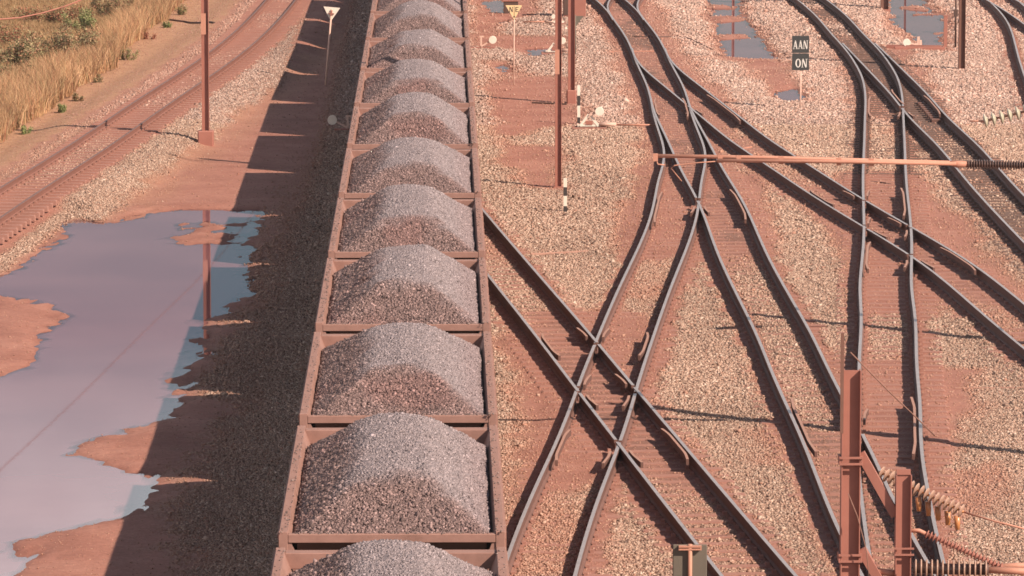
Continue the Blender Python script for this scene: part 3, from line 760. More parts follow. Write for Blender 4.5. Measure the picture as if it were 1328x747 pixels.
for i in range(NW):
    o = proto if i == 0 else copy_tree(proto)
    k = i - 1                              # wagon 0 is the one cut by the lower edge
    o.location = (XTRAIN, a0 + k * a1 + LB / 2, 0)
    o['label'] = ('brown open ore wagon nearest the camera, cut off by the bottom edge' if i == 0 else
                  f'brown open ore wagon heaped with ore, {ords[i]} from the bottom end of the train')
    o['group'] = 'ore wagons coupled in the train'; wag.append(o)

# ore heaps ---------------------------------------------------------
def heap_fn(x, y, sd_, hw, hl):
    r_ = np.random.default_rng(sd_); ox, oy = r_.uniform(0, 90, 2)
    cx = 0.02 + r_.uniform(-0.06, 0.06)
    nz = fbm(x * 1.6 + ox, y * 1.2 + oy, 4)
    ex = hw - np.abs(x - 0.02); ey = hl - np.abs(y)
    eyf = hl + y                           # distance from the end that faces the bridge
    A = -0.08 + r_.uniform(0.64, 0.72) * ex + 0.05 * nz
    Af = -0.10 + r_.uniform(0.34, 0.42) * eyf + 0.06 * nz
    Ab = -0.78 + 0.60 * (hl - y) + 0.05 * nz
    crown = r_.uniform(0.40, 0.47) + 0.07 * np.sin((y / hl * 0.5 + 0.5) * math.pi + r_.uniform(-0.5, 0.5)) - 0.09 * np.abs(x - cx) + 0.035 * nz + 0.05 * fbm(x * 0.7 + oy, y * 0.5 + ox, 2)
    k = 0.027
    def smin(a_, b_): return -k * np.log(np.exp(-a_ / k) + np.exp(-b_ / k))
    z = smin(smin(smin(A, Af), Ab), crown)
    fine = sstep(-0.12, 0.22, Af - np.minimum(A, crown) + 0.16 * fbm(x * 2.5 + ox, y * 2.5, 4)) * np.clip(np.where(x > 0, 1.0, sstep(-0.18, 0.05, A - crown + 0.08 * nz)) , 0, 1)  # left flank also darkened here, painted shade away from the sun
    return z, fine
def make_heap(sd_):
    hw, hl = HW - 0.15, LB / 2 - 0.115
    gx = np.linspace(-hw, hw, 50); gy = np.linspace(-hl, hl, 130)
    X, Y = np.meshgrid(gx, gy); Z, F0 = heap_fn(X, Y, sd_, hw, hl)
    rg = np.random.default_rng(sd_ + 50)
    Z = Z + rg.normal(0, 0.012, Z.shape)
    V0 = np.stack([X.ravel(), Y.ravel(), Z.ravel()], 1)
    nx_, ny_ = len(gx), len(gy)
    base0 = len(V0)
    i_ = np.arange(nx_ * ny_).reshape(ny_, nx_)
    q = np.stack([i_[:-1, :-1].ravel(), i_[:-1, 1:].ravel(), i_[1:, 1:].ravel(), i_[1:, :-1].ravel()], 1)
    tri = np.concatenate([q[:, [0, 1, 2]], q[:, [0, 2, 3]]])
    def colour(x, y, z, n_, r1):
        fine = n_                                  # pale fines on crown and right flank, painted shade on the left
        c = np.array([0.195, 0.128, 0.118])[None] * (1 - fine[:, None]) + np.array([0.255, 0.205, 0.208])[None] * fine[:, None]
        red = 0.95 * sstep(0.05, 0.5, fbm(x * 0.8 + sd_ * 3, y * 0.6, 3))[:, None] * (1 - fine[:, None])
        red = np.maximum(red, (sstep(0.8, 1.2, x) * 0.55)[:, None])
        c = c * (1 - 0.3 * red) + np.array([0.23, 0.105, 0.09]) * 0.3 * red
        return c * r1[:, None]
    C0 = colour(V0[:, 0], V0[:, 1], V0[:, 2], F0.ravel(), np.full(len(V0), 0.8))
    N = 70000
    sx = rg.uniform(-hw, hw, N); sy = rg.uniform(-hl, hl, N); sz, fine = heap_fn(sx, sy, sd_, hw, hl)
    size = (0.0172 - 0.0045 * fine) * np.exp(rg.normal(0, 0.33, N))
    mul = np.clip(np.exp(rg.normal(0, 0.34 - 0.12 * fine, N)), 0.35, 2.3)
    Cs = colour(sx, sy, sz, fine, mul)
    V1, F1, C1 = stones_arrays(np.stack([sx, sy, sz + size * 0.25], 1), size, Cs, 0.9, rg)
    # lumps spilled on the rims
    NS = 260; sx = np.where(rg.random(NS) < 0.5, -1, 1) * (HW - rg.uniform(0.0, 0.09, NS)); sy = rg.uniform(-hl - 0.2, hl + 0.1, NS); sz = np.full(NS, 0.028)
    en = rg.random(NS) < 0.3; sx = np.where(en, rg.uniform(-hw, hw, NS), sx); sy = np.where(en, -LB / 2 + rg.uniform(0.01, 0.09, NS), sy); sz = np.where(en, -0.003, sz)
    V2, F2, C2 = stones_arrays(np.stack([sx, sy, sz + 0.006], 1), 0.013 * np.exp(rg.normal(0, 0.3, NS)), np.array([[0.2, 0.14, 0.125]]) * rg.uniform(0.6, 1.4, (NS, 1)), 0.9, rg)
    F1 = np.concatenate([F1, F2 + len(V1)]); V1 = np.concatenate([V1, V2]); C1 = np.concatenate([C1, C2])
    me = np_mesh('ore_heap', np.concatenate([V0, V1]), np.concatenate([tri, F1 + base0]), np.clip(np.concatenate([C0, C1]), 0.01, 0.7), M['ore'])
    return me
hm = [make_heap(s) for s in (2, 7, 13, 21)]
order = [1, 0, 2, 3, 1, 0, 2, 1, 3, 0, 2, 1, 0, 3, 2]
for i in range(NW):
    o = link('ore_heap', hm[order[i]])
    o.location = (XTRAIN, wag[i].location[1], TOPZ - 0.0)
    o.scale = (1, 1, 1.0 + 0.08 * math.sin(i * 2.3))
    tag(o, ('grey brown heap of crushed ore in the nearest wagon at the bottom edge' if i == 0 else
            f'grey brown heap of crushed ore in the {ords[i]} wagon from the bottom'), 'ore heap', 'ore heaps in the wagons')

# ------------------------------------------------------------------ steel poles
def hbeam(mb, x, y, z0, z1, w_, d, tw=0.014, mi=0):
    """flanges left and right, web facing the bridge"""
    mb.box(x - w_ / 2, x - w_ / 2 + tw, y - d / 2, y + d / 2, z0, z1, mi)
    mb.box(x + w_ / 2 - tw, x + w_ / 2, y - d / 2, y + d / 2, z0, z1, mi)
    mb.box(x - w_ / 2 + tw, x + w_ / 2 - tw, y - tw / 2, y + tw / 2, z0, z1, mi)
def pole(px, py, wpx, height, label, base=None, lean=0.0, band=None, mt='red_steel'):
    q = on_ground(px, py); ppm = (py - YH) / CAMZ * math.cos(PITCH)
    root = thing('catenary_pole', label, 'pole', q)
    root.rotation_euler = (0, lean, 0)
    w_ = wpx / ppm; b = MB(); hbeam(b, 0, 0, 0 if base is None else base[1], height, w_, w_ * 0.95)
    b.build('column', M[mt], root)
    if band:
        b = MB(); b.box(-w_ * 0.52, w_ * 0.15, -w_ * 0.49, -w_ * 0.478, band[0], band[1]); b.build('painted_band', M['tube'], root)
    if base:
        b = MB(); b.box(-base[0] / 2, base[0] / 2, -base[0] / 2, base[0] / 2, -0.25, base[1]); b.build('footing', M['red_steel'], root, 0.03)
    else:
        b = MB(); b.box(-w_ * 0.75, w_ * 0.75, -w_ * 0.75, w_ * 0.75, -0.1, 0.035); b.build('base_plate', M['red_steel'], root)
    # top arm carrying the wire, above the frame
    b = MB(); b.tube([(0, -w_ * 0.55, height - 0.6), (-1.6, -w_ * 0.55, height - 0.35)], 0.03, 8); b.tube([(0, -w_ * 0.55, height - 1.5), (-1.6, -w_ * 0.55, height - 0.35)], 0.02, 8)
    b.build('bracket_arm', M['red_steel'], root)
    return root, q
pole_l, ql = pole(267, 187, 9.5, 9.6, 'red steel pole on a block footing between the left track and the puddle', (0.45, 0.40), band=(3.15, 3.75))
pole(724, 243, 8.5, 9.2, 'red steel pole right of the train with its foot beside a striped marker post', band=(3.0, 3.65))
pole(741, 134, 9, 7.4, 'red steel pole on a box footing behind the pole with the striped marker post', (0.30, 0.42))
pole(1247, 90, 8.5, 7.4, 'dark brown steel pole standing in pale ballast at upper right', mt='brown_steel')
pole(1147, 13, 10, 7.4, 'dark brown steel pole cut by the top edge beside the far puddle', mt='brown_steel')

pole(951, -22, 3.4, 7.4, 'slim steel pole above the top edge, mirrored in the upper middle puddle')
pole(1174, -18, 2.6, 7.4, 'slimmest steel pole above the top edge, mirrored in the far right puddle', mt='brown_steel')
# bracket post with rod left of the upper right pole
q = on_ground(1239, 62); root = thing('conduit_post', 'thin dark conduit post beside the upper right pole', 'post', q)
b = MB(); b.tube([(0, 0, -0.1), (0.0, 0, 2.4)], 0.035, 8); b.build('pipe', M['dark_steel'], root)
b = MB(); b.box(-0.07, 0.07, -0.05, 0.05, 1.1, 1.35); b.build('clamp_box', M['dark_steel'], root)
q = on_ground(1226, 62); root = thing('marker_stake', 'short red stake at the right end of the far puddle', 'stake', q)
b = MB(); b.box(-0.06, 0.06, -0.04, 0.04, -0.1, 1.1); b.build('post', M['red_steel'], root); b = MB(); b.box(-0.075, 0.075, -0.05, 0.05, 1.1, 1.14); b.build('cap', M['red_steel'], root)

# ------------------------------------------------------------------ overhead structure at lower right
YM = 72.0
q = at_y(1104, 480, YM); top_z = q[2]; mx = q[0]
root = thing('catenary_mast', 'heavy red I beam mast with braced side post in the lower right foreground', 'mast', (mx, YM, 0))
b = MB(); hbeam(b, 0, 0, 0.0, top_z, 0.275, 0.24, 0.016); b.build('column', M['red_steel'], root)
b = MB(); b.box(-0.3, 0.3, -0.3, 0.3, -0.3, 0.03); b.build('footing', M['red_steel'], root)
r0 = at_y(1093, 560, YM)[2]; r1 = at_y(1093, 430, YM)[2]
b = MB(); b.box(-0.165, -0.118, -0.155, -0.125, r0, r1); b.build('lightning_rod', M['brown_steel'], root)
def loc(px, py, Y=YM): g = at_y(px, py, Y); return Vector((g[0] - mx, Y - YM, g[2]))
zc1 = loc(1100, 596).z; zc2 = loc(1100, 722).z
for zc in (zc1, zc2):
    b = MB(); b.box(-0.17, 0.17, -0.15, -0.122, zc + 0.03, zc + 0.06); b.box(-0.17, 0.17, -0.15, -0.122, zc - 0.06, zc - 0.03)
    b.box(-0.17, -0.142, -0.12, 0.15, zc - 0.06, zc + 0.06); b.box(0.142, 0.17, -0.12, 0.15, zc - 0.06, zc + 0.06)
    b.build('clamp_collar', M['red_steel'], root)
pp = loc(1171, 614); px_ = pp.x; pz1 = pp.z; pz0 = pz1 - 2.4
b = MB(); hbeam(b, px_, -0.1, pz0, pz1, 0.225, 0.20, 0.015); b.box(px_ - 0.10, px_ + 0.10, -0.13, -0.09, pz1 + 0.002, pz1 + 0.08); b.build('side_post', M['red_steel'], root)
a_ = loc(1116, 588); e_ = loc(1161, 668)
b = MB(); b.bar((a_.x, 0.02, a_.z), (e_.x, -0.05, e_.z), 0.10, 0.13); b.build('brace', M['red_steel'], root)
a_ = loc(1117, 712); e_ = loc(1150, 775)
b = MB(); b.bar((a_.x, 0.0, a_.z), (e_.x + 0.1, -0.08, e_.z - 0.1), 0.13, 0.13); b.build('brace', M['red_steel'], root)
for py in (708, 716):
    c_ = loc(1171, py); b = MB(); b.box(c_.x - 0.14, c_.x + 0.14, -0.235, -0.205, c_.z - 0.012, c_.z + 0.012); b.build('clamp_strap', M['red_steel'], root)
def insulator(mb, p0, p1, n_, r_, core, mi_d=0, mi_c=1, thick=None, cup=0.0):
    p0 = Vector(p0); p1 = Vector(p1); d = (p1 - p0); ax = d.normalized(); L_ = d.length
    mb.tube([p0, p1], core, 8, mi_c); st_ = L_ / n_
    th = thick or st_ * 0.35
    for i in range(n_):
        c_ = p0 + ax * st_ * (i + 0.5)
        mb.tube([c_ - ax * th * 0.5, c_ - ax * th * 0.1, c_ + ax * th * 0.2, c_ + ax * (th * 0.5 + cup)], [core * 1.3, r_, r_ * 0.96, core * 1.5], 16, mi_d)
def L3(px, py, Y): g = at_y(px, py, Y); return (g[0] - mx, Y - YM, g[2])
# strut tube and rear insulators belong to this mast
b = MB(); b.tube([L3(1138, 741, YM), L3(1164, 744, YM)], 0.05, 10); b.build('stub_tube', M['tube'], root)
i1 = thing('insulator_string', 'orange and cream disc insulator string behind the short side post', 'insulator', at_y(1150, 622, 73.2))
o0 = Vector(i1.location); b = MB()
insulator(b, Vector(at_y(1140, 612, 73.2)) - o0, Vector(at_y(1250, 664, 72.6)) - o0, 17, 0.105, 0.02, 0, 1, 0.022, 0.01); b.build('disc_string', [M['ins_cream'], M['ins_orange']], i1)
b = MB()
for k in range(7):
    c_ = Vector(at_y(1166 + k * 12.5, 634 + k * 6.0, 72.9)) - o0
    b.tube([c_ + Vector((0, 0, 0.02)), c_ + Vector((0.01, -0.02, -0.19))], [0.05, 0.035], 8)
b.build('hanging_skirts', M['ins_orange'], i1)
b = MB(); b.tube([Vector(at_y(1250, 664, 72.6)) - o0, Vector(at_y(1290, 676, 72.4)) - o0, Vector(at_y(1345, 690, 72.2)) - o0], 0.016, 6); b.build('tie_rod', M['tube'], i1)
i2 = thing('insulator_string', 'slender ribbed brown insulator slanting down right of the side post', 'insulator', at_y(1200, 692, 72.0))
o0 = Vector(i2.location); b = MB()
insulator(b, Vector(at_y(1200, 692, 72)) - o0, Vector(at_y(1300, 736, 71.8)) - o0, 22, 0.068, 0.03, 0, 0, 0.026); b.build('ribbed_body', [M['red_steel']], i2)
b = MB(); b.tube([Vector(at_y(1180, 688, 72)) - o0, Vector(at_y(1192, 688, 72)) - o0, Vector(at_y(1202, 693, 72)) - o0], 0.03, 8); b.tube([Vector(at_y(1298, 735, 71.8)) - o0, Vector(at_y(1345, 752, 71.8)) - o0], 0.022, 8)
b.build('end_fitting', M['tube'], i2)
i3 = thing('insulator_string', 'thick cream ribbed insulator lying level along the bottom edge', 'insulator', at_y(1185, 740, 71.5))
o0 = Vector(i3.location); b = MB()
insulator(b, Vector(at_y(1184, 737, 71.5)) - o0, Vector(at_y(1282, 739, 71.4)) - o0, 14, 0.14, 0.08, 0, 1, 0.028); b.build('ribbed_body', [M['ins_cream'], M['ins_dark']], i3)
b = MB(); b.tube([Vector(at_y(1282, 739, 71.4)) - o0, Vector(at_y(1350, 742, 71.4)) - o0], 0.05, 10); b.build('end_tube', M['tube'], i3)
cb = thing('support_arm', 'salmon steel arm running out at the bottom right corner', 'support arm', at_y(1290, 733, 73.2)); o0 = Vector(cb.location)
b = MB(); b.tube([Vector(at_y(1285, 735, 73.2)) - o0, Vector(at_y(1345, 733, 73.2)) - o0], 0.045, 10); b.build('tube', M['tube'], cb)
b = MB(); b.tube([Vector(at_y(1296, 742, 73)) - o0, Vector(at_y(1345, 738, 73)) - o0], 0.02, 8); b.build('stay', M['tube'], cb)

# boom over the tracks with its mast outside the frame on the right
YB = 89.3
bm_ = thing('catenary_boom', 'long salmon double tube boom over the tracks with a dark ribbed insulator', 'catenary boom', (11.0, YB, 0))
def LB3(px, py, dy=0.0): g = at_y(px, py, YB + dy); return (g[0] - 11.0, dy, g[2])
b = MB(); b.tube([LB3(850, 202), LB3(1000, 204.5), LB3(1232, 211)], 0.035, 12); b.build('upper_tube', M['tube'], bm_)
b = MB(); b.tube([LB3(930, 208, -0.06), LB3(1110, 210, -0.06), LB3(1240, 212.5, -0.06)], 0.032, 12); b.build('lower_tube', M['tube'], bm_)
b = MB(); b.tube([LB3(1232, 211), LB3(1242, 213), LB3(1256, 213)], [0.04, 0.065, 0.05], 12); b.build('end_clamp', M['tube'], bm_)
b = MB(); insulator(b, LB3(1254, 213), LB3(1372, 215), 34, 0.088, 0.05, 0, 0, 0.022); b.build('ribbed_insulator', M['ins_dark'], bm_)
for px in (850, 934, 958, 1013, 1088, 1130):
    py = 203.5 + (px - 850) * 0.024; b = MB()
    b.bar(LB3(px, py - 4.5, -0.02), LB3(px, py + 5.5, -0.02), 0.03, 0.085); b.build('tube_clamp', M['tube'], bm_)
b = MB(); b.tube([LB3(851, 206), LB3(853, 213), LB3(862, 214)], 0.014, 6); b.tube([LB3(932, 209, -0.06), LB3(905, 211), LB3(875, 214.5), LB3(870, 218), LB3(884, 235)], 0.011, 6); b.build('registration_arm', M['tube'], bm_)
b = MB(); hbeam(b, 0.35, 0, 0, 7.6, 0.28, 0.24, 0.016); b.build('column', M['red_steel'], bm_)
# second mast to the right with the pale disc string
YC = 102.0
m2 = thing('insulator_string', 'pale greenish disc insulator string at the right edge above the dark track', 'insulator', at_y(1275, 160, YC))
o0 = Vector(m2.location); b = MB()
insulator(b, Vector(at_y(1272, 158, YC)) - o0, Vector(at_y(1345, 141, YC)) - o0, 7, 0.145, 0.025, 0, 1, 0.05, 0.05); b.build('disc_string', [M['ins_pale'], M['tube']], m2)
b = MB(); b.tube([Vector(at_y(1258, 157, YC)) - o0, Vector(at_y(1274, 157, YC)) - o0], 0.02, 6); b.tube([Vector(at_y(1345, 141, YC)) - o0, (14.3 - o0.x, 0, 5.3 - o0.z)], 0.02, 6); b.build('wire_end', M['tube'], m2)
mm = thing('catenary_mast', 'red steel mast just outside the right edge casting a thin shadow', 'mast', (14.4, YC, 0))
b = MB(); hbeam(b, 0, 0, 0, 7.4, 0.26, 0.22, 0.016); b.build('column', M['red_steel'], mm)
b = MB(); b.box(-0.3, 0.3, -0.3, 0.3, -0.3, 0.05); b.build('footing', M['red_steel'], mm)

# ------------------------------------------------------------------ wires
def wire(pts, r_, label, mt='wire'):
    b = MB(); pts = [Vector(map(float, q)) for q in pts]; b.tube(pts, r_, 6)
    o0 = pts[0]; b.v = [(x - o0.x, y - o0.y, z - o0.z) for x, y, z in b.v]
    o = b.build('overhead_wire', M[mt]); o.location = o0; return tag(o, label, 'wire')
def sagw(a_, b_, sag, n_=24):
    a_ = Vector(a_); b_ = Vector(b_)
    return [a_.lerp(b_, t) - Vector((0, 0, 4 * sag * t * (1 - t))) for t in np.linspace(0, 1, n_)]
YL = np.arange(100, 231, 5.0)
wire([(T['L'].x(y) - 0.45, y, 6.5) for y in YL], 0.012, 'dark contact wire above the left track, mirrored in the puddle')
wp = [at_y(x, y, 172) for x, y in ((-60, 27), (0, 25), (25, 23), (55, 17), (85, 8), (105, 0), (140, -22), (185, -60))]
wire(wp, 0.026, 'pink sagging cable crossing the top left corner over the grass', 'cable')
wire([at_y(1103, 457, 78), at_y(1150, 505, 79), at_y(1192, 545, 80), at_y(1212, 565, 80.4)], 0.010, 'thin wire slanting across the track right of the foreground mast')
wire([at_y(1100, 640, 71.7), at_y(1112, 670, 71.7), at_y(1124, 715, 71.7), at_y(1128, 760, 71.7)], 0.008, 'thin wire hanging in front of the foreground mast')
# cables lying on the ground
def ground_cable(pxs, r_, label):
    pts = []
    P = [on_ground(x, y) for x, y in pxs]
    for i in range(len(P) - 1):
        for t in np.linspace(0, 1, 8, endpoint=False):
            q = P[i] * (1 - t) + P[i + 1] * t; pts.append((q[0] + 0.02 * math.sin(i * 3 + t * 5), q[1], ground_z(q[0], q[1]) + r_ * 0.7))
    b = MB(); b.tube(pts, r_, 6); o0 = pts[0]; b.v = [(x - o0[0], y - o0[1], z - o0[2]) for x, y, z in b.v]
    o = b.build('ground_cable', M['dark_steel']); o.location = o0; return tag(o, label, 'cable')
ground_cable([(215, 26), (240, 29), (262, 30), (281, 31)], 0.04, 'dark cable on the brown soil at the end of the grass')
ground_cable([(820, 48), (850, 49), (885, 48), (905, 56), (925, 66)], 0.03, 'dark cable crossing the ballast right of the upper turnout')
ground_cable([(1050, 76), (1075, 73), (1095, 73)], 0.025, 'dark cable running from the AAN ON sign to the track')
ground_cable([(1130, 236), (1160, 240)], 0.02, 'short cable end lying between rails under the boom')

# ------------------------------------------------------------------ signs
def flat_poly(mb, pts, y, th, mi=0):
    mb.prism([(x, y, z) for x, z in pts], (0, 0, 0), (0, th, 0), mi)
def glyph(mb, ch, x, z, w_, h, y):
    """serif capitals from strokes; th = proud thickness"""
    th = -0.004; t1 = w_ * 0.20; t2 = w_ * 0.09; sf = h * 0.07
    def quad(a, b_, c_, d): flat_poly(mb, [(x + p_[0] * w_, z + p_[1] * h) for p_ in (a, b_, c_, d)], y, th)
    if ch == 'A':
        quad((0.08, 0), (0.20, 0), (0.52, 1), (0.42, 1)); quad((0.36, 1), (0.60, 1), (0.96, 0), (0.70, 0))
        quad((0.0, 0), (0.30, 0), (0.30, 0.07), (0.0, 0.07)); quad((0.60, 0), (1.04, 0), (1.04, 0.07), (0.60, 0.07)); quad((0.24, 0.28), (0.70, 0.28), (0.66, 0.38), (0.27, 0.38))
    elif ch == 'N':
        quad((0.10, 0), (0.22, 0), (0.22, 1), (0.10, 1)); quad((0.80, 0), (0.92, 0), (0.92, 1), (0.80, 1)); quad((0.08, 1), (0.34, 1), (0.92, 0), (0.68, 0))
        quad((0, 0), (0.32, 0), (0.32, 0.07), (0, 0.07)); quad((0.70, 0.93), (1.02, 0.93), (1.02, 1), (0.70, 1))
    elif ch == 'E':
        quad((0.12, 0), (0.34, 0), (0.34, 1), (0.12, 1)); quad((0.12, 0), (0.9, 0), (0.9, 0.13), (0.12, 0.13)); quad((0.12, 0.87), (0.9, 0.87), (0.9, 1), (0.12, 1)); quad((0.3, 0.45), (0.75, 0.45), (0.75, 0.57), (0.3, 0.57))
    elif ch == 'O':
        n_ = 20
        for i in range(n_):
            a0_, a1_ = 2 * math.pi * i / n_, 2 * math.pi * (i + 1) / n_
            o_ = lambda a: (0.5 + 0.48 * math.cos(a), 0.5 + 0.5 * math.sin(a)); n2 = lambda a: (0.5 + 0.25 * math.cos(a), 0.5 + 0.41 * math.sin(a))
            quad(o_(a0_), o_(a1_), n2(a1_), n2(a0_))
# AAN / ON
q = on_ground(1038, 141); root = thing('railway_sign', 'dark grey board lettered AAN ON on a thin pink post', 'sign', q)
ppm = (141 - YH) / CAMZ * math.cos(PITCH)
b = MB(); b.tube([(0, 0, -0.3), (0, 0, 1.30)], 0.028, 10); b.build('post', M['white_metal'], root)
for nm_, z0, z1, wd in (('board', 1.72, 2.24, 'AAN'), ('board', 1.19, 1.70, 'ON')):
    b = MB(); b.box(-0.27, 0.25, -0.05, -0.035, z0, z1); bo = b.build(nm_, M['sign_grey'], root)
    b = MB(); n_ = len(wd); cw = 0.155 if n_ == 3 else 0.19; tot = n_ * cw; x0 = -0.01 - tot / 2 + (0.03 if n_ == 2 else 0)
    for i, ch in enumerate(wd): glyph(b, ch, x0 + i * cw, (z0 + z1) / 2 - 0.145 + (0.0 if n_ == 3 else -0.03), cw * 0.92, 0.27, -0.0505)
    b.build('lettering', M['letter'], bo)
b = MB(); b.tube([(0.23 * math.cos(t) * 1.0 - 0.01, -0.03, 2.245 + 0.25 * math.sin(t)) for t in np.linspace(0, math.pi, 14)], 0.008, 6); b.build('hoop', M['white_metal'], root)
# NE triangle
q = on_ground(666, 110); root = thing('railway_sign', 'cream triangular sign lettered NE on a thin post by the small puddles', 'sign', q)
b = MB(); b.tube([(0, 0, -0.3), (0.02, 0, 2.5)], 0.022, 8); b.build('post', M['white_metal'], root)
b = MB(); zt = 2.57; flat_poly(b, [(-0.26, zt), (0.28, zt), (0.02, zt - 0.47)], -0.045, 0.015); bo = b.build('board', M['yellow_white'], root)
b = MB(); glyph(b, 'N', -0.145, zt - 0.215, 0.13, 0.16, -0.0455); glyph(b, 'E', 0.045, zt - 0.215, 0.13, 0.16, -0.0455); flat_poly(b, [(0.013, zt - 0.03), (0.027, zt - 0.03), (0.027, zt - 0.40), (0.013, zt - 0.40)], -0.0455, -0.004)
b.disc((0.02, -0.048, zt - 0.37), (0, 1, 0), 0.028, 0.006, 12); b.build('lettering', M['black'], bo)
# left triangle, seen from behind
q = on_ground(422, 110); root = thing('railway_sign', 'plain white triangular sign seen from behind, leaning post in the train shadow', 'sign', q)
root.rotation_euler = (0, math.atan(0.088), 0)
b = MB(); b.tube([(0, 0, -0.3), (0, 0, 2.45)], 0.03, 8); b.build('post', M['white_metal'], root)
b = MB(); flat_poly(b, [(-0.27, 2.52), (0.27, 2.52), (0, 2.06)], 0.035, 0.015); b.build('board', M['white'], root)
b = MB(); b.box(-0.09, 0.09, -0.037, 0.033, 2.30, 2.33); b.box(-0.03, 0.03, -0.04, -0.032, 2.25, 2.42); b.build('bracket', M['red_steel'], root)
# grey triangle near the cabinet
q = on_ground(746, 72); root = thing('railway_sign', 'grey back of a small triangular sign half hidden by the footed pole', 'sign', q)
b = MB(); b.tube([(0, 0, -0.2), (0, 0, 1.4)], 0.025, 8); b.build('post', M['grey_back'], root)
b = MB(); flat_poly(b, [(-0.27, 1.36), (0.29, 1.36), (0.01, 0.98)], 0.03, 0.015); b.build('board', M['grey_back'], root)
# sign back at the bottom edge
g = at_y(895, 707, 74.5); root = thing('railway_sign', 'grey back of a rectangular board on a pale post at the bottom edge', 'sign', (g[0], 74.5, 0))
b = MB(); b.box(-0.255, 0.255, 0.05, 0.075, g[2] - 1.05, g[2]); b.build('board', M['grey_back'], root, 0.01)
b = MB(); b.tube([(0, 0, -0.3), (0, 0, g[2] + 0.015)], 0.032, 12); b.build('post', M['tube'], root)
b = MB()
for dz in (-0.02, -0.06): b.box(-0.17, 0.17, -0.036, 0.048, g[2] + dz - 0.012, g[2] + dz + 0.012)
b.build('bracket', M['tube'], root)

# ------------------------------------------------------------------ marker posts, point levers, cabinet
def marker_post(px, py, h, label):
    q = on_ground(px, py); root = thing('marker_post', label, 'marker post', q, 0, 'striped marker posts')
    zs_ = [0, 0.18 * h, 0.48 * h, 0.74 * h, h]
    for i, mt in enumerate(('black', 'white', 'black', 'white')):
        b = MB(); b.box(-0.045, 0.045, -0.03, 0.03, zs_[i] - (0.2 if i == 0 else 0), zs_[i + 1]); b.build('band', M[mt], root)
marker_post(733, 275, 0.86, 'short white and black striped post beside the foot of the taller pole')
marker_post(750.5, 161, 1.15, 'white and black striped post beside the white point lever')
def lever(px, py, label, sc=1.0, flip=1, rod=0.0, upright=False):
    q = on_ground(px, py); root = thing('point_lever', label, 'point lever', q)
    b = MB()
    for s in (-1, 1): b.box(-0.5 * sc, 0.5 * sc, s * 0.22 - 0.08, s * 0.22 + 0.08, -0.1, 0.06)
    b.build('timber', M['sleeper'], root)
    b = MB()
    for s in (-1, 1):
        b.bar((s * 0.27 * sc, 0, 0.08), (s * 0.02 * sc, 0, 0.42 * sc), 0.075, 0.07)
    b.bar((-0.34 * sc, 0, 0.10), (0.34 * sc, 0, 0.10), 0.05, 0.06); b.build('stand', M['white'], root)
    b = MB(); b.box(-0.10 * sc, 0.10 * sc, -0.05, 0.05, 0.127, 0.23); b.build('lock_box', M['red_steel'], root)
    b = MB(); b.bar((0, -0.06, 0.40 * sc), (flip * 0.28 * sc, -0.06, 0.52 * sc), 0.05, 0.05); b.build('lever_arm', M['white_metal'], root)
    b = MB(); b.disc((flip * 0.30 * sc, -0.1, 0.52 * sc), (0, 1, 0.0), 0.135 * sc, 0.10, 24); b.build('weight', M['white'], root, 0)
    b = MB(); b.tube([(flip * 0.3 * sc, 0, 0.13), (flip * 0.8 * sc, 0, 0.13)], [0.06, 0.06], 8); b.build('crank', M['white_metal'], root)
    if rod:
        b = MB(); b.tube([(flip * 0.8 * sc, 0, 0.12), (rod, 0.05, 0.10)], 0.028, 8); b.build('pull_rod', M['tube'], root)
    return root
lever(764, 167, 'white A frame point lever with a round weight next to the second striped post', 1.0, 1, 2.1)
lever(719, 70, 'white point lever partly hidden behind the two poles', 0.9, 1, 1.7)
lever(724, 32, 'pale point lever low behind the poles near the cabinet', 0.6, -1, -1.3)
def small_lever(px, py, dx, label):
    q = on_ground(px, py); root = thing('point_lever', label, 'point lever', q)
    b = MB(); b.box(-0.4, 0.5, -0.12, 0.12, -0.08, 0.06); b.build('timber', M['red_steel'], root)
    b = MB(); b.bar((0, 0, 0.05), (0.0, 0, 0.42), 0.06, 0.06); b.bar((-0.06, 0, 0.42), (0.1, 0, 0.42), 0.04, 0.05); b.build('stand', M['white_metal'], root)
    b = MB(); b.bar((0, -0.04, 0.08), (dx, -0.04, 0.27), 0.05, 0.05); b.build('lever_arm', M['white_metal'], root)
    b = MB(); b.disc((dx * 1.25, -0.07, 0.31), (0, 1, 0), 0.14, 0.09, 22); b.build('weight', M['white'], root)
small_lever(624, 63, 0.32, 'small point lever with a white round weight close to the train')
small_lever(451, 169, -0.36, 'small point lever with a white weight in the shadow left of the train')
q = on_ground(1191, 63); root = thing('point_lever', 'point lever with bright white disc by the far puddle at upper right', 'point lever', q)
b = MB(); b.bar((-1.1, 0.1, 0.05), (0.75, -0.25, 0.05), 0.18, 0.16); b.build('timber', M['red_steel'], root)
b = MB(); b.bar((0, 0, 0.0), (0, 0, 0.42), 0.09, 0.07); b.bar((0.07, 0, 0.05), (0.07, 0, 0.3), 0.09, 0.09); b.build('stand', M['white_metal'], root)
b = MB(); b.bar((0, -0.04, 0.12), (-0.3, -0.04, 0.2), 0.05, 0.05); b.build('lever_arm', M['white_metal'], root)
b = MB(); b.disc((-0.42, -0.07, 0.22), (0, 1, 0), 0.135, 0.09, 22); b.build('weight', M['white'], root)
q = on_ground(746, 23); root = thing('equipment_cabinet', 'red brown trackside cabinet behind the poles at the top edge', 'cabinet', q)
b = MB(); b.box(-0.45, 0.4, 0.0, 0.5, 0.02, 1.35); b.build('housing', M['red_steel'], root, 0.01)
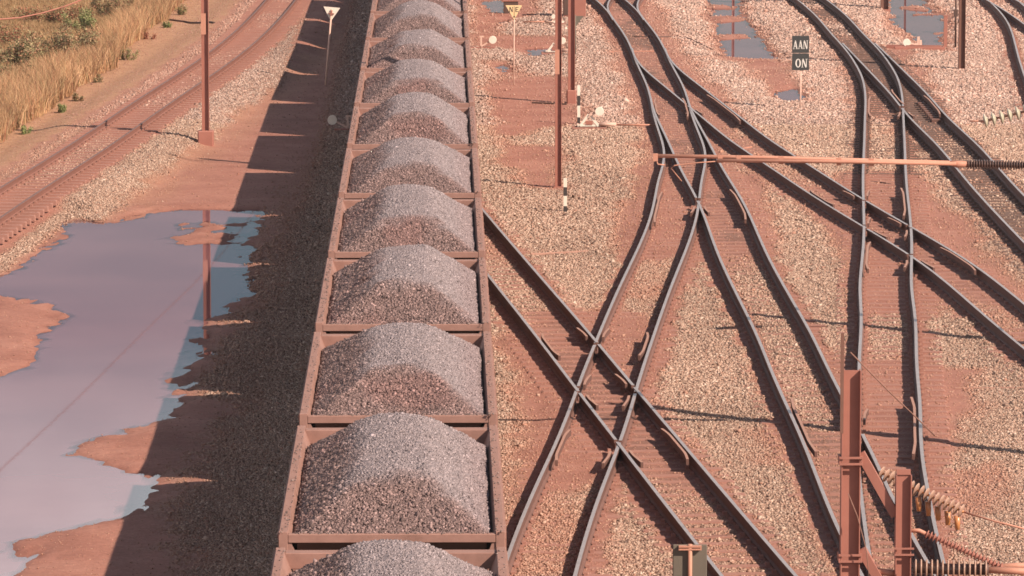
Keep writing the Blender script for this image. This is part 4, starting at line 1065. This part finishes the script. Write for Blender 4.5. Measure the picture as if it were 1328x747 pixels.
b = MB(); b.box(-0.43, -0.15, -0.02, 0.0 - 0.002, 0.1, 1.25); b.build('shadow_panel', M['dark_steel'], root)  # dark panel painted as the shadow on the cabinet's left part
b = MB(); b.box(-0.5, 0.45, -0.06, 0.55, 1.352, 1.40); b.build('roof', M['red_steel'], root)
q = on_ground(646, 19); root = thing('equipment_cabinet', 'low dark box beside the NE sign at the edge of a puddle', 'cabinet', at(655, 19, -0.05))
b = MB(); b.box(-0.05, 0.5, 0, 0.5, 0, 0.5); b.build('housing', M['dark_steel'], root, 0.01)
b = MB(); b.box(-0.08, 0.53, -0.03, 0.53, 0.502, 0.54); b.build('lid', M['red_steel'], root)
# loose iron: rail lengths and pull rods lying on the ground, plus one shadow strip
def lying(px0, px1, r_, label, mt='tube', name='steel_rod', cat='rod'):
    a_ = on_ground(*px0); b_ = on_ground(*px1); b = MB(); d = b_ - a_
    b.bar((0, 0, r_ * 0.6), (d[0], d[1], d[2] + r_ * 0.6), r_ * 2, r_ * 2); o = b.build(name, M[mt], None, r_ * 0.3); o.location = tuple(map(float, a_)); return tag(o, label, cat)
lying((688, 331), (762, 327), 0.028, 'pink steel bar lying on ballast between the poles and the diamond crossing', 'check')
lying((1238, 504), (1345, 503), 0.014, 'long pale rod lying across the ballast at the right edge', 'check')
lying((790, 268 - 200), (848, 67), 0.025, 'point rod lying across the upper turnout')
lying((1160, 64), (1225, 64), 0.06, 'rusty beam lying in front of the far puddle', 'red_steel', 'steel_beam', 'beam')
lying((950, 196), (975, 191), 0.02, 'short bar beside the diverging track left of the boom')
lying((1050, 221), (1075, 226), 0.02, 'thin bar on the ballast below the boom tubes')
lying((690, 134), (735, 136), 0.03, 'dark strip standing for the pole shadow at the box footing', 'dark_steel')  # modelled dark strip stands in for the pole's cast shadow

# ------------------------------------------------------------------ dry grass and shrubs at upper left
gpoly = np.array(pxpoly([(-60, 212), (0, 182), (70, 140), (100, 112), (140, 92), (180, 48), (215, 22), (245, 0), (262, -25), (-60, -25)], 0.1))
szone = np.array(pxpoly([(-60, 130), (0, 120), (60, 92), (110, 72), (150, 40), (160, 0), (160, -25), (-60, -25)], 0.1))
gx0, gy0 = gpoly.min(0); gx1, gy1 = gpoly.max(0)
def blades(N, poly, hmin, hmax, cols, wid, seed, clump=0.55):
    rg = np.random.default_rng(seed)
    nC = N // 14
    cxy = np.stack([rg.uniform(gx0, gx1, nC), rg.uniform(gy0, gy1, nC)], 1)
    P = np.repeat(cxy, 14, 0) + rg.normal(0, 0.10, (nC * 14, 2))
    s_ = poly_sd(P[:, 0], P[:, 1], poly) + 0.35 * fbm(P[:, 0] * 0.8, P[:, 1] * 0.5, 3)
    P = P[s_ > 0.05]; n_ = len(P)
    hh = rg.uniform(hmin, hmax, n_) * (0.75 + 0.5 * (fbm(P[:, 0] * 0.7, P[:, 1] * 0.4, 3) * 0.5 + 0.5))
    zs_ = poly_sd(P[:, 0], P[:, 1], szone) + 0.5 * fbm(P[:, 0] * 0.9, P[:, 1] * 0.5, 3)
    shr = sstep(-0.3, 0.3, zs_); hh = hh * (1 - 0.6 * shr)
    an = rg.uniform(0, 2 * math.pi, n_); dx, dy = np.cos(an), np.sin(an)
    lean = rg.normal(0, 0.38, (n_, 2)) * hh[:, None] + np.array([-0.06, 0.0])
    z = np.zeros(n_)
    B = np.stack([P[:, 0], P[:, 1], z], 1); W2 = np.stack([dx, dy, 0 * dx], 1) * wid
    Md = B + np.concatenate([lean * 0.35, (hh * 0.55)[:, None]], 1); Tp = B + np.concatenate([lean, hh[:, None]], 1)
    V = np.stack([B - W2, B + W2, Md + W2 * 0.8, Md - W2 * 0.8, Tp], 1).reshape(-1, 3)
    i5 = np.arange(n_)[:, None] * 5
    Fc = np.concatenate([i5 + np.array([0, 1, 2]), i5 + np.array([0, 2, 3]), i5 + np.array([3, 2, 4])])
    ci = rg.choice(len(cols), n_, p=None); c = np.array(cols)[ci] * rg.uniform(0.75, 1.25, (n_, 1))
    pn = fbm(P[:, 0] * 0.6 + 5, P[:, 1] * 0.3, 3)
    c = c * (1 + 0.25 * pn)[:, None]; c = c * (1 - 0.5 * shr[:, None]) + np.array([0.235, 0.155, 0.075]) * 0.5 * shr[:, None]
    return V, Fc, np.repeat(c, 5, 0)
V, Fc, C = blades(300000, gpoly, 0.25, 0.9, [(0.43, 0.24, 0.125), (0.46, 0.275, 0.15), (0.38, 0.20, 0.10), (0.50, 0.32, 0.185), (0.34, 0.15, 0.09), (0.30, 0.22, 0.11)], 0.008, 4)
tag(link('grass', np_mesh('grass', V, Fc, np.clip(C, 0.01, 0.8), M['grass'])), 'tall dry orange grass along the upper left edge', 'grass', kind='stuff')
def plant(name, px, py, rad, h, n_, leafcols, label, cat, seed, ls=0.05, group=None):
    n_ = int(n_ * 1.7); ls = ls * 0.72
    q = on_ground(px, py); root = thing(name, label, cat, q, 0, group)
    rg = np.random.default_rng(seed)
    st_ = MB(); tips = []
    for i in range(max(5, int(rad * 9))):
        an = rg.uniform(0, 6.28); r_ = rad * math.sqrt(rg.random())
        tip = Vector((r_ * math.cos(an), r_ * math.sin(an), h * rg.uniform(0.55, 1.0) * (1 - 0.35 * (r_ / rad) ** 2)))
        b0 = Vector((tip.x * 0.35, tip.y * 0.35, -0.03)); mid = b0.lerp(tip, 0.5) + Vector(rg.normal(0, 0.05 * rad, 3))
        st_.tube([b0, mid, tip], [0.012 + 0.01 * h, 0.009, 0.004], 5); tips.append((b0, mid, tip))
    st_.build('stem', M['bark'], root)
    ti = rg.integers(0, len(tips), n_); tt = rg.uniform(0.25, 1.05, n_)
    A_ = np.array([[list(a_) for a_ in t] for t in tips])[ti]
    C_ = np.where(tt[:, None] < 0.5, A_[:, 0] + (A_[:, 1] - A_[:, 0]) * (tt * 2)[:, None], A_[:, 1] + (A_[:, 2] - A_[:, 1]) * ((tt - 0.5) * 2)[:, None])
    C_ = C_ + rg.normal(0, 0.07 * (rad + 0.2), (n_, 3)); C_[:, 2] = np.maximum(C_[:, 2], 0.02)
    u = rg.normal(size=(n_, 3)); u /= np.linalg.norm(u, axis=1)[:, None]
    v = np.cross(u, rg.normal(size=(n_, 3))); v /= np.linalg.norm(v, axis=1)[:, None]
    s_ = ls * rg.uniform(0.6, 1.4, (n_, 1))
    V = np.stack([C_ - u * s_, C_ + v * s_ * 0.45, C_ + u * s_, C_ - v * s_ * 0.45], 1).reshape(-1, 3)
    Fc = np.arange(n_ * 4).reshape(-1, 4)
    c = np.array(leafcols)[rg.integers(0, len(leafcols), n_)] * rg.uniform(0.6, 1.4, (n_, 1))
    link('foliage', np_mesh('foliage', V, Fc, np.repeat(np.clip(c, 0.01, 0.8), 4, 0), M['leaf']), root)
green = [(0.20, 0.18, 0.085), (0.25, 0.20, 0.10), (0.30, 0.23, 0.12), (0.14, 0.125, 0.06), (0.40, 0.29, 0.17), (0.36, 0.17, 0.10), (0.30, 0.15, 0.09)]
brt = [(0.20, 0.24, 0.08), (0.16, 0.18, 0.07), (0.26, 0.24, 0.11)]
rust = [(0.30, 0.10, 0.06), (0.24, 0.09, 0.06), (0.36, 0.15, 0.09)]
plant('shrub', 74, 80, 1.5, 1.35, 5200, green, 'large dusty green shrub in the middle of the dry grass', 'shrub', 1, 0.055)
plant('shrub', 28, 92, 1.2, 1.05, 3400, green, 'spreading grey green shrub left of the largest shrub', 'shrub', 2, 0.055)
plant('shrub', 22, 114, 0.9, 0.8, 2000, green, 'smaller leafy shrub in front of the others by the left edge', 'shrub', 3, 0.05)
plant('shrub', 150, 28, 1.0, 1.2, 2200, green, 'dark green shrub at the top edge behind the tall straw grass', 'shrub', 4, 0.05)
plant('shrub', 112, 44, 0.9, 1.0, 2000, brt + green[:2], 'light green shrub between two darker shrubs near the top edge', 'shrub', 5, 0.05)
plant('shrub', 58, 34, 1.4, 1.05, 3000, rust + green[:3], 'reddish twiggy shrub under the pink cable', 'shrub', 6, 0.05)
plant('shrub', 5, 64, 1.1, 0.95, 2200, rust + green[:3], 'russet shrub cut by the left edge of the picture', 'shrub', 12, 0.05)
for i, (x, y, r_, h_, cl, lb) in enumerate([(32, 174, 0.22, 0.3, brt, 'green tuft at the grass edge nearest the left border'), (79, 146, 0.22, 0.25, brt, 'small green tuft on brown soil below the grass edge'),
        (102, 131, 0.25, 0.32, green, 'olive tuft just above a smaller green one on the brown soil'), (127, 107, 0.2, 0.28, green, 'dark tuft alone on brown soil halfway up the grass edge'),
        (163, 78, 0.5, 0.4, brt + green, 'wide grey green bush at the foot of the tall grass'), (190, 51, 0.35, 0.3, rust, 'low red brown dead bush at the grass edge'),
        (216, 36, 0.22, 0.25, brt, 'little yellow green tuft right of the dead bush'), (234, 19, 0.4, 0.5, brt + green, 'rounded green bush near the upper end of the grass')]):
    plant('grass_tuft' if r_ < 0.3 else 'bush', x, y, r_, h_, int(260 + r_ * 900), cl, lb, 'tuft' if r_ < 0.3 else 'bush', 20 + i, 0.035)
# thin dusty air over the yard
b = MB(); b.box(-60, 60, -12, 232, -1.4, 17.5)
m = bpy.data.materials.new('dusty_air'); m.use_nodes = True; n = m.node_tree.nodes; l = m.node_tree.links
n.remove(n['Principled BSDF']); pv = n.new('ShaderNodeVolumePrincipled'); pv.inputs['Color'].default_value = (0.95, 0.88, 0.86, 1); pv.inputs['Density'].default_value = 0.00012; pv.inputs['Anisotropy'].default_value = 0.2
l.new(pv.outputs[0], n['Material Output'].inputs['Volume'])
tag(b.build('haze', m), kind='stuff')
